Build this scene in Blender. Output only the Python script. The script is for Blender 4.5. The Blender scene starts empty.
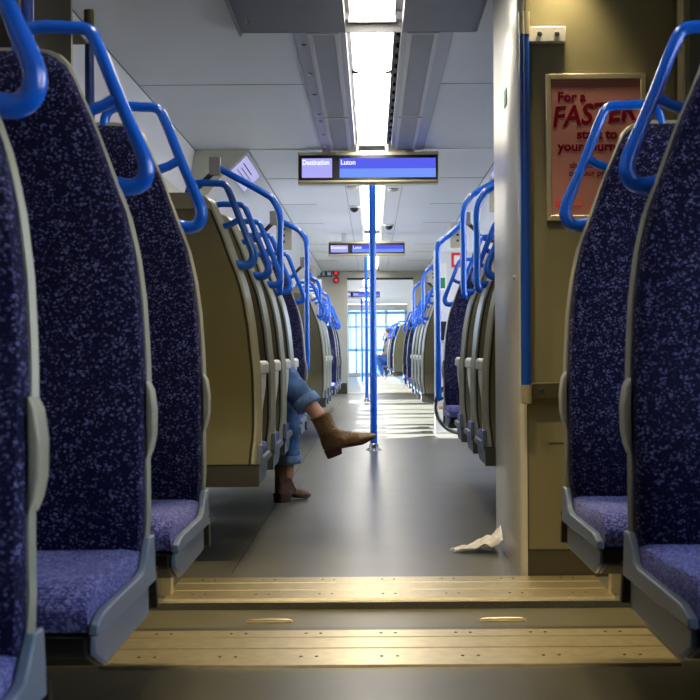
import bpy, bmesh, math, random
from mathutils import Vector, Matrix
random.seed(7)
SC = bpy.context.scene
COL = SC.collection
PI = math.pi
H = 0.78            # eye height
CX = 0.033          # centre line of the aisle

# ------------------------------------------------------------------ materials
def new_mat(name):
    m = bpy.data.materials.new(name); m.use_nodes = True
    nt = m.node_tree; b = nt.nodes['Principled BSDF']
    return m, nt, b
def mat(name, col, rough=0.5, metal=0.0, spec=0.5, noise=0.0, nscale=8.0, bump=0.0, bscale=60.0, coat=0.0, sheen=0.0, emis=None, estr=0.0):
    m, nt, b = new_mat(name)
    b.inputs['Base Color'].default_value = (*col, 1)
    b.inputs['Roughness'].default_value = rough
    b.inputs['Metallic'].default_value = metal
    b.inputs['Specular IOR Level'].default_value = spec
    b.inputs['Coat Weight'].default_value = coat
    b.inputs['Sheen Weight'].default_value = sheen
    if emis:
        b.inputs['Emission Color'].default_value = (*emis, 1); b.inputs['Emission Strength'].default_value = estr
    tc = nt.nodes.new('ShaderNodeTexCoord')
    if noise > 0:
        n = nt.nodes.new('ShaderNodeTexNoise'); n.inputs['Scale'].default_value = nscale; n.inputs['Detail'].default_value = 5
        r = nt.nodes.new('ShaderNodeValToRGB')
        r.color_ramp.elements[0].position = 0.3; r.color_ramp.elements[1].position = 0.7
        r.color_ramp.elements[0].color = (*[c*(1-noise) for c in col], 1)
        r.color_ramp.elements[1].color = (*[min(1, c*(1+noise)) for c in col], 1)
        nt.links.new(tc.outputs['Object'], n.inputs['Vector']); nt.links.new(n.outputs['Fac'], r.inputs['Fac'])
        nt.links.new(r.outputs['Color'], b.inputs['Base Color'])
    if bump > 0:
        n2 = nt.nodes.new('ShaderNodeTexNoise'); n2.inputs['Scale'].default_value = bscale
        bp = nt.nodes.new('ShaderNodeBump'); bp.inputs['Strength'].default_value = bump; bp.inputs['Distance'].default_value = 0.012 if bscale < 40 else 0.002
        nt.links.new(tc.outputs['Object'], n2.inputs['Vector']); nt.links.new(n2.outputs['Fac'], bp.inputs['Height'])
        nt.links.new(bp.outputs['Normal'], b.inputs['Normal'])
    return m
def fabric(name, base, fleck, thr=0.60, sheen=0.3, sheen_col=(0.4, 0.42, 1.0)):
    m, nt, b = new_mat(name)
    tc = nt.nodes.new('ShaderNodeTexCoord')
    mp = nt.nodes.new('ShaderNodeMapping'); mp.inputs['Scale'].default_value = (1, 1, 1.1)
    nt.links.new(tc.outputs['Object'], mp.inputs['Vector'])
    vor = nt.nodes.new('ShaderNodeTexVoronoi'); vor.inputs['Scale'].default_value = 270; vor.inputs['Randomness'].default_value = 0.8
    nt.links.new(mp.outputs['Vector'], vor.inputs['Vector'])
    sep = nt.nodes.new('ShaderNodeSeparateColor'); nt.links.new(vor.outputs['Color'], sep.inputs['Color'])
    ns = nt.nodes.new('ShaderNodeTexNoise'); ns.inputs['Scale'].default_value = 60; ns.inputs['Detail'].default_value = 3
    nt.links.new(mp.outputs['Vector'], ns.inputs['Vector'])
    add = nt.nodes.new('ShaderNodeMath'); add.operation = 'MULTIPLY_ADD'; add.inputs[1].default_value = 0.6; hf = nt.nodes.new('ShaderNodeMath'); hf.operation = 'MULTIPLY'; hf.inputs[1].default_value = 0.5
    nt.links.new(sep.outputs['Red'], add.inputs[0]); nt.links.new(ns.outputs['Fac'], hf.inputs[0]); nt.links.new(hf.outputs[0], add.inputs[2])
    r = nt.nodes.new('ShaderNodeValToRGB')
    r.color_ramp.elements[0].position = thr; r.color_ramp.elements[0].color = (*base, 1)
    r.color_ramp.elements[1].position = min(1.0, thr+0.16); r.color_ramp.elements[1].color = (*fleck, 1)
    nt.links.new(add.outputs[0], r.inputs['Fac'])
    nt.links.new(r.outputs['Color'], b.inputs['Base Color'])
    b.inputs['Roughness'].default_value = 0.9; b.inputs['Specular IOR Level'].default_value = 0.15
    b.inputs['Sheen Weight'].default_value = sheen; b.inputs['Sheen Roughness'].default_value = 0.45
    b.inputs['Sheen Tint'].default_value = (*sheen_col, 1)
    w = nt.nodes.new('ShaderNodeTexWave'); w.bands_direction = 'Z'; w.inputs['Scale'].default_value = 75; w.inputs['Distortion'].default_value = 0.4
    nt.links.new(tc.outputs['Object'], w.inputs['Vector'])
    ad2 = nt.nodes.new('ShaderNodeMath'); ad2.operation = 'ADD'
    nt.links.new(w.outputs['Fac'], ad2.inputs[0]); nt.links.new(sep.outputs['Green'], ad2.inputs[1])
    bp = nt.nodes.new('ShaderNodeBump'); bp.inputs['Strength'].default_value = 0.35; bp.inputs['Distance'].default_value = 0.003
    nt.links.new(ad2.outputs[0], bp.inputs['Height']); nt.links.new(bp.outputs['Normal'], b.inputs['Normal'])
    return m
def emit(name, col, s):
    m = bpy.data.materials.new(name); m.use_nodes = True; nt = m.node_tree
    nt.nodes.clear(); e = nt.nodes.new('ShaderNodeEmission'); o = nt.nodes.new('ShaderNodeOutputMaterial')
    e.inputs['Color'].default_value = (*col, 1); e.inputs['Strength'].default_value = s
    nt.links.new(e.outputs[0], o.inputs[0]); return m
def glass(name, tint=(0.95, 0.98, 1.0)):
    m = bpy.data.materials.new(name); m.use_nodes = True; nt = m.node_tree; nt.nodes.clear()
    t = nt.nodes.new('ShaderNodeBsdfTransparent'); t.inputs['Color'].default_value = (*tint, 1)
    g = nt.nodes.new('ShaderNodeBsdfGlossy'); g.inputs['Roughness'].default_value = 0.03
    f = nt.nodes.new('ShaderNodeFresnel'); f.inputs['IOR'].default_value = 1.3
    mx = nt.nodes.new('ShaderNodeMixShader'); o = nt.nodes.new('ShaderNodeOutputMaterial')
    nt.links.new(f.outputs[0], mx.inputs[0]); nt.links.new(t.outputs[0], mx.inputs[1]); nt.links.new(g.outputs[0], mx.inputs[2])
    nt.links.new(mx.outputs[0], o.inputs[0]); return m

def floor_mat():
    m, nt, b = new_mat('floor_vinyl')
    tc = nt.nodes.new('ShaderNodeTexCoord')
    n = nt.nodes.new('ShaderNodeTexNoise'); n.inputs['Scale'].default_value = 3.0; n.inputs['Detail'].default_value = 8
    n2 = nt.nodes.new('ShaderNodeTexNoise'); n2.inputs['Scale'].default_value = 160.0; n2.inputs['Detail'].default_value = 2
    nt.links.new(tc.outputs['Object'], n.inputs['Vector']); nt.links.new(tc.outputs['Object'], n2.inputs['Vector'])
    a = nt.nodes.new('ShaderNodeMath'); a.operation = 'MULTIPLY_ADD'; a.inputs[1].default_value = 0.6
    nt.links.new(n.outputs['Fac'], a.inputs[0]); nt.links.new(n2.outputs['Fac'], a.inputs[2])
    r = nt.nodes.new('ShaderNodeValToRGB')
    r.color_ramp.elements[0].position = 0.5; r.color_ramp.elements[0].color = (0.065, 0.064, 0.050, 1)
    r.color_ramp.elements[1].position = 1.0; r.color_ramp.elements[1].color = (0.125, 0.122, 0.102, 1)
    nt.links.new(a.outputs[0], r.inputs['Fac']); nt.links.new(r.outputs['Color'], b.inputs['Base Color'])
    b.inputs['Roughness'].default_value = 0.32; b.inputs['Specular IOR Level'].default_value = 0.55
    bp = nt.nodes.new('ShaderNodeBump'); bp.inputs['Strength'].default_value = 0.08; bp.inputs['Distance'].default_value = 0.001
    nt.links.new(n2.outputs['Fac'], bp.inputs['Height']); nt.links.new(bp.outputs['Normal'], b.inputs['Normal'])
    return m

M = {}
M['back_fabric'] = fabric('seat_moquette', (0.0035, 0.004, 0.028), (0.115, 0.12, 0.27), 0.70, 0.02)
M['lit_fabric'] = fabric('seat_moquette_toplit', (0.040, 0.041, 0.155), (0.17, 0.18, 0.38), 0.55, 0.15)  # paler copy of the moquette; light falling on the cushions is in its colour
M['shell'] = mat('seat_shell_grey', (0.27, 0.27, 0.21), 0.35, noise=0.05)
M['trim'] = mat('seat_trim_grey', (0.085, 0.12, 0.18), 0.4, noise=0.06, nscale=20)
M['olive'] = mat('seat_back_tan', (0.118, 0.110, 0.056), 0.38, noise=0.06, nscale=5)
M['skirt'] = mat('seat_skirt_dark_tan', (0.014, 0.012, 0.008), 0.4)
M['arm'] = mat('armrest_grey', (0.48, 0.46, 0.38), 0.45)
M['dark'] = mat('dark_plastic', (0.012, 0.012, 0.013), 0.5)
M['seam'] = mat('black_rubber', (0.01, 0.01, 0.01), 0.7)
M['blue'] = mat('blue_powder_coat', (0.001, 0.105, 0.66), 0.24, spec=0.6, coat=0.4)
M['navy'] = mat('navy_powder_coat', (0.004, 0.04, 0.26), 0.28, coat=0.3)
M['floor'] = floor_mat()
M['wall'] = mat('wall_cream', (0.50, 0.49, 0.42), 0.45, noise=0.03, nscale=3)
M['ceil'] = mat('ceiling_white', (0.66, 0.67, 0.72), 0.42, noise=0.02, nscale=2)
M['ceil2'] = mat('ceiling_bright_white', (0.64, 0.65, 0.70), 0.4, noise=0.02, nscale=2)
M['purple'] = mat('ceiling_grey_panel', (0.12, 0.12, 0.16), 0.4, noise=0.04)
M['strip'] = mat('ceiling_side_strip', (0.30, 0.31, 0.37), 0.35, metal=0.2)
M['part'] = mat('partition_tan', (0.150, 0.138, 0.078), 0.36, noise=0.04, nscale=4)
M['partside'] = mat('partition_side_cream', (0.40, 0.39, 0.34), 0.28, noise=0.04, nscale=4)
M['kick'] = mat('kick_plate', (0.07, 0.062, 0.04), 0.3, metal=0.4)
M['alu'] = mat('brushed_aluminium', (0.62, 0.52, 0.30), 0.33, metal=0.85, noise=0.10, nscale=30)
M['steel'] = mat('steel', (0.62, 0.63, 0.65), 0.18, metal=1.0)
M['grey'] = mat('mid_grey_plastic', (0.20, 0.20, 0.21), 0.45)
M['lgrey'] = mat('light_grey_plastic', (0.5, 0.5, 0.5), 0.4)
M['white'] = mat('white_plastic', (0.8, 0.8, 0.8), 0.4)
M['bellow'] = mat('bellows_rubber', (0.02, 0.017, 0.012), 0.6)
M['frame'] = mat('poster_frame_metal', (0.55, 0.50, 0.34), 0.3, metal=0.7)
M['poster'] = mat('poster_pink_paper', (0.34, 0.155, 0.14), 0.85, spec=0.1, noise=0.06, nscale=6)
M['maroon'] = mat('poster_maroon_ink', (0.12, 0.002, 0.014), 0.9, spec=0.05)
M['red'] = mat('red_ink', (0.65, 0.02, 0.03), 0.5)
M['green'] = mat('green_ink', (0.01, 0.25, 0.07), 0.5)
M['paper'] = mat('tissue_paper', (0.75, 0.72, 0.68), 0.8, noise=0.05, nscale=30)
M['glass'] = glass('window_glass')
M['light'] = emit('light_diffuser', (1.0, 0.93, 0.80), 10.0)
M['light2'] = emit('downlight_lens', (1.0, 0.86, 0.58), 26.0)
M['bezel'] = mat('screen_bezel', (0.01, 0.01, 0.015), 0.25)
M['scr_l'] = emit('screen_lilac', (0.42, 0.40, 0.95), 0.72)
M['scr_b'] = emit('screen_blue', (0.10, 0.12, 0.85), 0.72)
M['scr_c'] = emit('screen_light_blue', (0.18, 0.32, 0.98), 0.72)
M['scr_w'] = emit('screen_text', (0.9, 0.92, 1.0), 0.85)
M['skin'] = mat('skin', (0.50, 0.25, 0.16), 0.5, noise=0.06, nscale=12)
M['denim'] = mat('denim', (0.045, 0.105, 0.24), 0.85, noise=0.6, nscale=14, bump=0.4, bscale=220)
M['denim_hem'] = mat('denim_hem', (0.12, 0.20, 0.36), 0.85, noise=0.3, nscale=60, bump=0.5, bscale=220)
M['denim2'] = mat('bright_denim', (0.03, 0.10, 0.33), 0.85, noise=0.3, nscale=14)
M['jumper'] = mat('dark_jumper', (0.05, 0.05, 0.06), 0.9, noise=0.2, nscale=20)
M['coatcloth'] = mat('brown_coat', (0.16, 0.13, 0.10), 0.9, noise=0.2, nscale=20)
M['hair'] = mat('brown_hair', (0.05, 0.03, 0.018), 0.6, noise=0.3, nscale=40)
M['leather'] = mat('tan_leather', (0.20, 0.105, 0.036), 0.36, noise=0.55, nscale=12, bump=1.0, bscale=26)
M['leather2'] = mat('brown_leather', (0.15, 0.075, 0.042), 0.36, noise=0.5, nscale=12, bump=1.0, bscale=26)
M['sole'] = mat('dark_sole', (0.06, 0.025, 0.02), 0.35)
M['orange'] = mat('orange_reflector', (0.9, 0.30, 0.02), 0.2)
M['ground'] = mat('gravel_ground', (0.16, 0.15, 0.13), 0.9, noise=0.3, nscale=6)
M['nearfloor'] = mat('vinyl_dim_near', (0.045, 0.040, 0.022), 0.35, noise=0.2, nscale=5)  # darker copy of the vinyl; dim light by the camera is in its colour
M['endglass'] = glass('tinted_end_glass', (0.38, 0.43, 0.44))
M['map'] = emit('map_panel', (0.55, 0.55, 0.95), 0.6)

# ------------------------------------------------------------------ mesh builder
class MB:
    def __init__(s): s.v = []; s.f = []; s.m = []; s.mats = []
    def _mi(s, m):
        if m not in s.mats: s.mats.append(m)
        return s.mats.index(m)
    def add(s, vs, fs, m=None):
        o = len(s.v); s.v += [tuple(v) for v in vs]
        for f in fs: s.f.append([i+o for i in f]); s.m.append(s._mi(m))
        return s
    def box(s, x0, x1, y0, y1, z0, z1, m=None):
        vs = [(x, y, z) for x in (x0, x1) for y in (y0, y1) for z in (z0, z1)]
        return s.add(vs, [(0,1,3,2),(4,6,7,5),(0,4,5,1),(2,3,7,6),(0,2,6,4),(1,5,7,3)], m)
    def prism(s, poly, a0, a1, axis='x', m=None):
        n = len(poly); vs = []
        for a in (a0, a1):
            for (p, q) in poly:
                vs.append((a, p, q) if axis == 'x' else (p, a, q) if axis == 'y' else (p, q, a))
        fs = [list(range(n))[::-1], list(range(n, 2*n))] + [(i, (i+1) % n, (i+1) % n+n, i+n) for i in range(n)]
        return s.add(vs, fs, m)
    def rings(s, rings, m=None, cap=True, closed=True):
        n = len(rings[0]); vs = [p for r in rings for p in r]; fs = []
        for i in range(len(rings)-1):
            for j in range(n if closed else n-1):
                k = (j+1) % n
                fs.append((i*n+j, i*n+k, (i+1)*n+k, (i+1)*n+j))
        if cap:
            fs.append(list(range(n))[::-1]); fs.append([(len(rings)-1)*n+j for j in range(n)])
        return s.add(vs, fs, m)
    def tube(s, path, r, n=10, m=None, closed=False):
        path = [Vector(p) for p in path]; N = len(path)
        rs = r if isinstance(r, (list, tuple)) else [r]*N
        rings = []; up = None
        for i, p in enumerate(path):
            if closed: t = path[(i+1) % N]-path[i-1]
            else: t = path[min(i+1, N-1)]-path[max(i-1, 0)]
            t.normalize()
            if up is None:
                up = Vector((0, 0, 1)) if abs(t.z) < 0.9 else Vector((1, 0, 0))
            a = (up - t*up.dot(t)).normalized(); b = t.cross(a); up = a
            rings.append([p + (a*math.cos(2*PI*k/n) + b*math.sin(2*PI*k/n))*rs[i] for k in range(n)])
        if closed:
            rings.append(rings[0]); return s.rings(rings, m, cap=False)
        return s.rings(rings, m)
    def lathe(s, prof, c=(0, 0, 0), n=24, m=None, axis='z'):
        rings = []
        for r, h in prof:
            ring = []
            for k in range(n):
                a = 2*PI*k/n
                q = (r*math.cos(a), r*math.sin(a), h) if axis == 'z' else (r*math.cos(a), h, r*math.sin(a)) if axis == 'y' else (h, r*math.cos(a), r*math.sin(a))
                ring.append((q[0]+c[0], q[1]+c[1], q[2]+c[2]))
            rings.append(ring)
        return s.rings(rings, m)
    def build(s, name, material=None, parent=None, bevel=0.0, angle=35, smooth=True, seg=2):
        me = bpy.data.meshes.new(name); me.from_pydata(s.v, [], s.f)
        for mm in s.mats: me.materials.append(mm if mm is not None else material)
        for p, i in zip(me.polygons, s.m): p.material_index = i
        bm = bmesh.new(); bm.from_mesh(me); bmesh.ops.recalc_face_normals(bm, faces=bm.faces); bm.to_mesh(me); bm.free()
        if smooth:
            for p in me.polygons: p.use_smooth = True
            me.set_sharp_from_angle(angle=math.radians(angle))
        o = bpy.data.objects.new(name, me); COL.objects.link(o)
        if parent: o.parent = parent
        if bevel > 0:
            md = o.modifiers.new('bevel', 'BEVEL'); md.width = bevel; md.segments = seg; md.limit_method = 'ANGLE'; md.angle_limit = math.radians(40)
        return o
def tag(o, label=None, cat=None, group=None, kind=None):
    if label: o['label'] = label
    if cat: o['category'] = cat
    if group: o['group'] = group
    if kind: o['kind'] = kind
    return o
def empty(name, loc=(0, 0, 0), rz=0, label=None, cat=None, group=None):
    o = bpy.data.objects.new(name, None); COL.objects.link(o); o.location = loc; o.rotation_euler = (0, 0, rz)
    o.empty_display_size = 0.1
    return tag(o, label, cat, group)
def copy_tree(o, parent=None):
    c = o.copy(); COL.objects.link(c)
    if parent: c.parent = parent
    for ch in KIDS.get(o.name, None) or [k for k in o.children]: copy_tree(ch, c)
    return c
KIDS = {}
def struct(o, label=None): 
    o['kind'] = 'structure'
    if label: o['label'] = label
    return o
def smooth_path(pts, n=5):
    P = [Vector(p) for p in pts]; out = []
    for i in range(len(P)-1):
        p0 = P[max(i-1, 0)]; p1 = P[i]; p2 = P[i+1]; p3 = P[min(i+2, len(P)-1)]
        for k in range(n):
            t = k/n
            out.append(0.5*((2*p1)+(p2-p0)*t+(2*p0-5*p1+4*p2-p3)*t*t+(3*p1-p0-3*p2+p3)*t**3))
    out.append(P[-1]); return out
def interp(tab, z):
    if z <= tab[0][0]: return tab[0][1]
    for (a, b), (c, d) in zip(tab, tab[1:]):
        if z <= c: return b + (d-b)*(z-a)/(c-a)
    return tab[-1][1]
def text(name, body, size, m, loc, rot, parent=None, align='LEFT', shear=0.0, bold=0.0, sx=1.0, extrude=0.0006):
    cu = bpy.data.curves.new(name, 'FONT'); cu.body = body; cu.size = size; cu.align_x = align; cu.shear = shear
    cu.offset = bold; cu.extrude = extrude; cu.materials.append(m); cu.resolution_u = 3
    o = bpy.data.objects.new(name, cu); COL.objects.link(o); o.location = loc; o.rotation_euler = rot; o.scale = (sx, 1, 1)
    me = bpy.data.meshes.new_from_object(o); bpy.data.objects.remove(o)
    o = bpy.data.objects.new(name, me); COL.objects.link(o); o.location = loc; o.rotation_euler = rot; o.scale = (sx, 1, 1)
    if parent: o.parent = parent
    return o

# ------------------------------------------------------------------ the seat
INSET = [(0.28,0.014),(0.40,0.010),(0.48,0.0),(0.69,0.0),(0.747,0.003),(0.877,0.014),(0.97,0.028),(1.044,0.046),(1.118,0.075),(1.211,0.108),(1.286,0.140),(1.33,0.158),(1.348,0.176),(1.358,0.20),(1.362,0.23)]
FRONT = [(0.28,0.03),(0.40,0.0),(0.50,-0.022),(0.60,-0.022),(0.70,0.0),(0.80,0.026),(0.95,0.050),(1.10,0.058),(1.20,0.048),(1.30,0.040),(1.362,0.058)]
ins = lambda z: interp(INSET, z)
frt = lambda z: interp(FRONT, z)
W = 0.92
def rowz(z0, z1, n):
    return [z0 + (z1-z0)*i/n for i in range(n+1)]
def slab_rings(zs, xa, xb, ya, yb, r, bulge=0.0):
    R = []
    for z in zs:
        a, b, f, k = xa(z), xb(z), ya(z), yb(z)
        rr = min(r, (b-a)*0.3)
        ring = [(a, k, z), (a, f+rr, z), (a+rr*0.3, f+rr*0.3, z), (a+rr, f, z)]
        for t in (0.2, 0.4, 0.6, 0.8): ring.append((a+rr+(b-a-2*rr)*t, f-bulge*math.sin(PI*t), z))
        ring += [(b-rr, f, z), (b-rr*0.3, f+rr*0.3, z), (b, f+rr, z), (b, k, z)]
        R.append(ring)
    return R
def make_seat(sx, arm_down, name='double_seat'):
    root = empty(name)
    def fin(mb, nm, m, parent=root, **kw):
        if sx < 0: mb.v = [(-x, y, z) for x, y, z in mb.v]
        return mb.build(nm, m, parent, **kw)
    zs = rowz(0.29, 1.31, 26) + [1.33, 1.348, 1.358, 1.362]
    # moulded shell
    R = []
    for z in zs:
        a = ins(z); b = W-ins(z)*0.9; f = frt(z)+0.045; k = frt(z)+0.105; e = 0.016
        R.append([(a,f+0.012,z),(a+0.006,f,z),(a+0.3*(b-a),f,z),(a+0.7*(b-a),f,z),(b-0.006,f,z),(b,f+0.012,z),(b-0.012,k-e,z),(b-0.016,k-e*0.3,z),(b-0.028,k,z),(a+0.7*(b-a),k,z),(a+0.3*(b-a),k,z),(a+0.028,k,z),(a+0.016,k-e*0.3,z),(a+0.012,k-e,z)])
    fin(MB().rings(R), 'shell', M['shell'], angle=40)
    # tan panel on the rear
    zp = rowz(0.372, 1.28, 22)+[1.295, 1.302]
    fin(MB().rings(slab_rings(zp, lambda z: ins(z)+0.034, lambda z: W-ins(z)*0.9-0.034, lambda z: frt(z)+0.10, lambda z: frt(z)+0.112, 0.004)), 'back_panel', M['olive'])
    zq = [0.292, 0.30, 0.36, 0.366]
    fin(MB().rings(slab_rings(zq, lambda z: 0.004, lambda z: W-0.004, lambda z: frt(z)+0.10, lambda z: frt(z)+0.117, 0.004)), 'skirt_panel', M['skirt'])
    sm = MB()
    sm.tube([(ins(z)+0.030, frt(z)+0.105, z) for z in rowz(0.37, 1.30, 20)], 0.006, 6)
    sm.tube([(ins(1.30)+0.03, frt(1.3)+0.105, 1.303), (W-ins(1.30)*.9-0.03, frt(1.3)+0.105, 1.303)], 0.0035, 6)
    sm.tube([(0.002, frt(.36)+0.106, 0.369), (W-0.002, frt(.36)+0.106, 0.369)], 0.004, 6)
    fin(sm, 'rubber_seam', M['seam'])
    # two backrest pads
    za = [0.385, 0.40] + rowz(0.43, 1.30, 24) + [1.322, 1.338, 1.348]
    def crn(z):   # rounding of the top
        return max(0.0, (z-1.30)/0.048)**2*0.018
    for (xa, xb) in ((lambda z: ins(z)+(0.009 if z < 0.9 else 0.009-0.005*min(1,(z-0.9)/0.3))+crn(z), lambda z: 0.455-crn(z)), (lambda z: 0.463+crn(z), lambda z: W-ins(z)*0.9-0.011-crn(z))):
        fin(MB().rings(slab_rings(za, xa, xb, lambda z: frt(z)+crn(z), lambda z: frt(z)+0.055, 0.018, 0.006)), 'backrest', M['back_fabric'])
    # two cushions
    prof = [(0.03,0.36),(0.03,0.425),(0.0,0.424),(-0.10,0.418),(-0.25,0.424),(-0.36,0.430),(-0.42,0.426),(-0.45,0.408),(-0.458,0.388),(-0.45,0.362),(-0.2,0.36)]
    for (x0, x1) in ((0.018, 0.455), (0.463, W-0.018)):
        R = []
        for x, s in ((x0, 0.88), (x0+0.008, 0.96), (x0+0.025, 1.0), ((x0+x1)/2, 1.0), (x1-0.025, 1.0), (x1-0.008, 0.96), (x1, 0.88)):
            R.append([(x, -0.2+(y+0.2)*(0.97+0.03*s), 0.36+(z-0.36)*s) for y, z in prof])
        fin(MB().rings(R), 'cushion', M['lit_fabric'], angle=60)
    # grey pan with upswept wing and the body below
    poly = [(0.075,0.44),(0.03,0.44),(0.0,0.41),(-0.02,0.392),(-0.06,0.386),(-0.40,0.386),(-0.455,0.375),(-0.462,0.358),(0.09,0.352)]
    b = MB(); b.prism(poly, 0.0, 0.016); b.prism([(0.075,0.365),(-0.43,0.365),(-0.445,0.352),(0.08,0.352)], 0.016, W-0.016, 'x', M['dark']); b.prism(poly, W-0.016, W)
    fin(b, 'seat_pan', M['trim'], bevel=0.003)
    sp = [(0.08,0.352),(-0.42,0.352),(-0.415,0.318),(-0.33,0.285),(0.07,0.285)]; b = MB(); b.prism(sp, 0.014, 0.026, 'x', M['trim']); b.prism(sp, 0.026, W-0.026, 'x', M['dark']); b.prism(sp, W-0.026, W-0.014, 'x', M['trim'])
    fin(b, 'seat_base', M['trim'], bevel=0.006)
    b = MB(); b.prism([(-0.05,0.285),(-0.30,0.285),(-0.26,0.20),(-0.10,0.20)], 0.50, W+0.02); b.box(0.66, 0.72, -0.24, -0.12, 0.012, 0.20)
    fin(b, 'wall_bracket', M['dark'], bevel=0.005)
    # armrest on the aisle side
    b = MB()
    if arm_down:
        b.rings([[(x, y, z) for x, z in ((0.002,0.70),(0.002,0.735),(0.012,0.748),(0.05,0.748),(0.058,0.735),(0.058,0.70),(0.03,0.69))] for y in (-0.01,-0.10,-0.30,-0.37)])
        b.prism([(-0.02,0.70),(-0.30,0.70),(-0.26,0.64),(-0.10,0.56),(-0.05,0.40),(0.03,0.40),(0.03,0.70)], 0.008, 0.03)
        fin(b, 'armrest', M['arm'], bevel=0.005)
    else:
        b.prism([(0.006,0.73),(-0.003,0.712),(-0.008,0.675),(-0.007,0.63),(-0.002,0.605),(0.006,0.585)], 0.018, 0.075, 'y')
        fin(b, 'armrest_hinge', M['shell'], bevel=0.003)
    # blue grab handle at the top corner
    hz = [(0.262,1.30),(0.262,1.352),(0.252,1.388),(0.222,1.402),(0.17,1.401),(0.127,1.396),(0.108,1.365),(0.090,1.32),(0.070,1.268),(0.042,1.20),(0.024,1.155),(0.020,1.128),(0.030,1.106),(0.052,1.098),(0.085,1.104),(0.118,1.112)]
    path = smooth_path([(x, frt(min(z, 1.3))+0.07, z) for x, z in hz], 4)
    rs = []
    for p in path:
        rs.append(0.0125 + 0.0045*max(0, min(1, (1.22-p.z)/0.1)) if p.x < 0.2 else 0.0125)
    h = MB(); h.tube(path, rs, 12)
    h.tube([(0.072, frt(1.25)+0.07, 1.268), (0.10, frt(1.25)+0.07, 1.252), (0.165, frt(1.25)+0.072, 1.230)], [0.012,0.0115,0.013], 10)
    fin(h, 'grab_handle', M['blue'], angle=60)
    KIDS[root.name] = [c for c in root.children]
    return root

# (side, distance, facing, x-shift, label)  facing: 'cam' = towards the camera, 'away'
SEATS = [
 ('L', 1.70, 'cam', 0, 'navy patterned seat cut off by the left picture edge, nearest of all'),
 ('L', 2.575,'cam', 0, 'large navy patterned double seat on the left, fully in view beside the near step plate'),
 ('L', 3.43, 'cam', 0, 'navy patterned seat on the left just before the gap and the tan seat back'),
 ('R', 2.60, 'cam', 0, 'large navy patterned seat at the right picture edge, handle crossing the poster'),
 ('R', 3.45, 'cam', 0, 'navy patterned seat on the right directly in front of the tan partition and poster'),
 ('L', 5.13, 'away',0, 'seat seen from behind with a broad plain tan back, nearest tan seat on the left'),
 ('L', 5.86, 'away',0, 'second tan backed seat on the left, right after the broad tan back'),
 ('L', 6.62, 'away',0, 'tan backed seat on the left from which the booted legs stick out'),
 ('L', 7.37, 'away',0, 'tan backed seat just beyond the booted person, its edge behind the jeans'),
 ('L', 8.65, 'cam', 0, 'dark navy seat on the left beyond the booted person, beside a blue rail'),
 ('R', 5.98, 'away',0, 'tan backed seat right behind the partition on the right, mostly hidden by it'),
 ('R', 6.70, 'away',0, 'second tan backed seat on the right beyond the partition'),
 ('R', 7.55, 'away',0, 'third tan backed seat on the right, next to the dark navy seat facing the camera'),
 ('R', 9.30, 'cam', 0, 'dark navy seat on the right, just before the bicycle wheel'),
 ('L', 12.4, 'away',0, 'pale green grey seat back on the left just past the first vestibule'),
 ('L', 13.2, 'away',0, 'second seat of the left row past the first vestibule, only its edge showing'),
 ('L', 14.0, 'away',0, 'third seat of the left row past the first vestibule, only its edge showing'),
 ('L', 16.3, 'cam', 0, 'small navy seat facing the camera in the left distance, first of three'),
 ('L', 17.3, 'cam', 0, 'small navy seat facing the camera in the left distance, middle of three'),
 ('L', 18.6, 'cam', 0, 'small navy seat facing the camera in the left distance, nearest the end bulkhead'),
 ('R', 13.5, 'away',0, 'pale seat back on the right just past the bicycle and blue hoop rail'),
 ('R', 14.5, 'away',0, 'second pale seat of the right row past the bicycle, only its edge showing'),
 ('R', 15.6, 'away',0, 'third pale seat of the right row past the bicycle, only its edge showing'),
 ('R', 16.8, 'away',0, 'fourth pale seat of the right row past the bicycle, next to a navy one'),
 ('R', 19.0, 'cam', 0, 'navy seat facing the camera in the right distance, first after the pale backs'),
 ('R', 21.5, 'cam', 0, 'navy seat facing the camera in the right distance, last before the open coach end'),
 ('R', 28.3, 'away',-0.05,'pale seat back in the next coach on the right, nearest seat past the open end'),
 ('R', 30.6, 'cam', -0.09,'navy seat facing the camera in the next coach behind a pale seat back'),
 ('R', 32.2, 'away',-0.12,'pale seat back in the next coach right in front of the seated far passenger'),
 ('R', 36.8, 'cam', -0.20,'farthest navy seat in the next coach beside the far passenger in blue jeans'),
]
protos = {}
for side, d, face, sh, lab in SEATS:
    key = (side, face)
    mirror = -1 if (side == 'L') == (face == 'cam') else 1
    # R cam -> +1 ; L cam -> -1 ; L away -> +1 rotated ; R away -> -1 rotated
    pk = (mirror, face == 'away')
    if pk not in protos:
        o = make_seat(mirror, face == 'away'); protos[pk] = o
    else:
        o = copy_tree(protos[pk])
    X = (-0.41 if side == 'L' else 0.475) + sh
    o.location = (X, d - 0.05 if face == 'cam' else d + 0.05, 0)
    o.rotation_euler = (0, 0, PI if face == 'away' else 0)
    tag(o, lab, 'seat', 'train seats facing the camera' if face == 'cam' else 'train seats seen from behind')

# ------------------------------------------------------------------ shell of the coach
XL, XR = -1.37, 1.44
Y0, Y1 = -1.2, 26.0
struct(MB().box(XL-0.1, XR+0.1, Y0, 3.93, -0.06, 0.0).build('floor', M['nearfloor'], smooth=False), 'olive vinyl floor nearest the camera, coloured darker for the dim light there')
struct(MB().box(XL-0.1, XR+0.1, 4.32, 46.0, -0.06, 0.0).build('floor', M['floor'], smooth=False), 'grey vinyl aisle floor')
b = MB(); b.box(XL-0.1, XR+0.1, 3.93, 4.32, -0.08, -0.022)
struct(b.build('floor', mat('bridge_plate_olive', (0.10,0.09,0.05), 0.35, noise=0.12), smooth=False), 'sunken grey bridge plate between the two metal thresholds')
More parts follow.
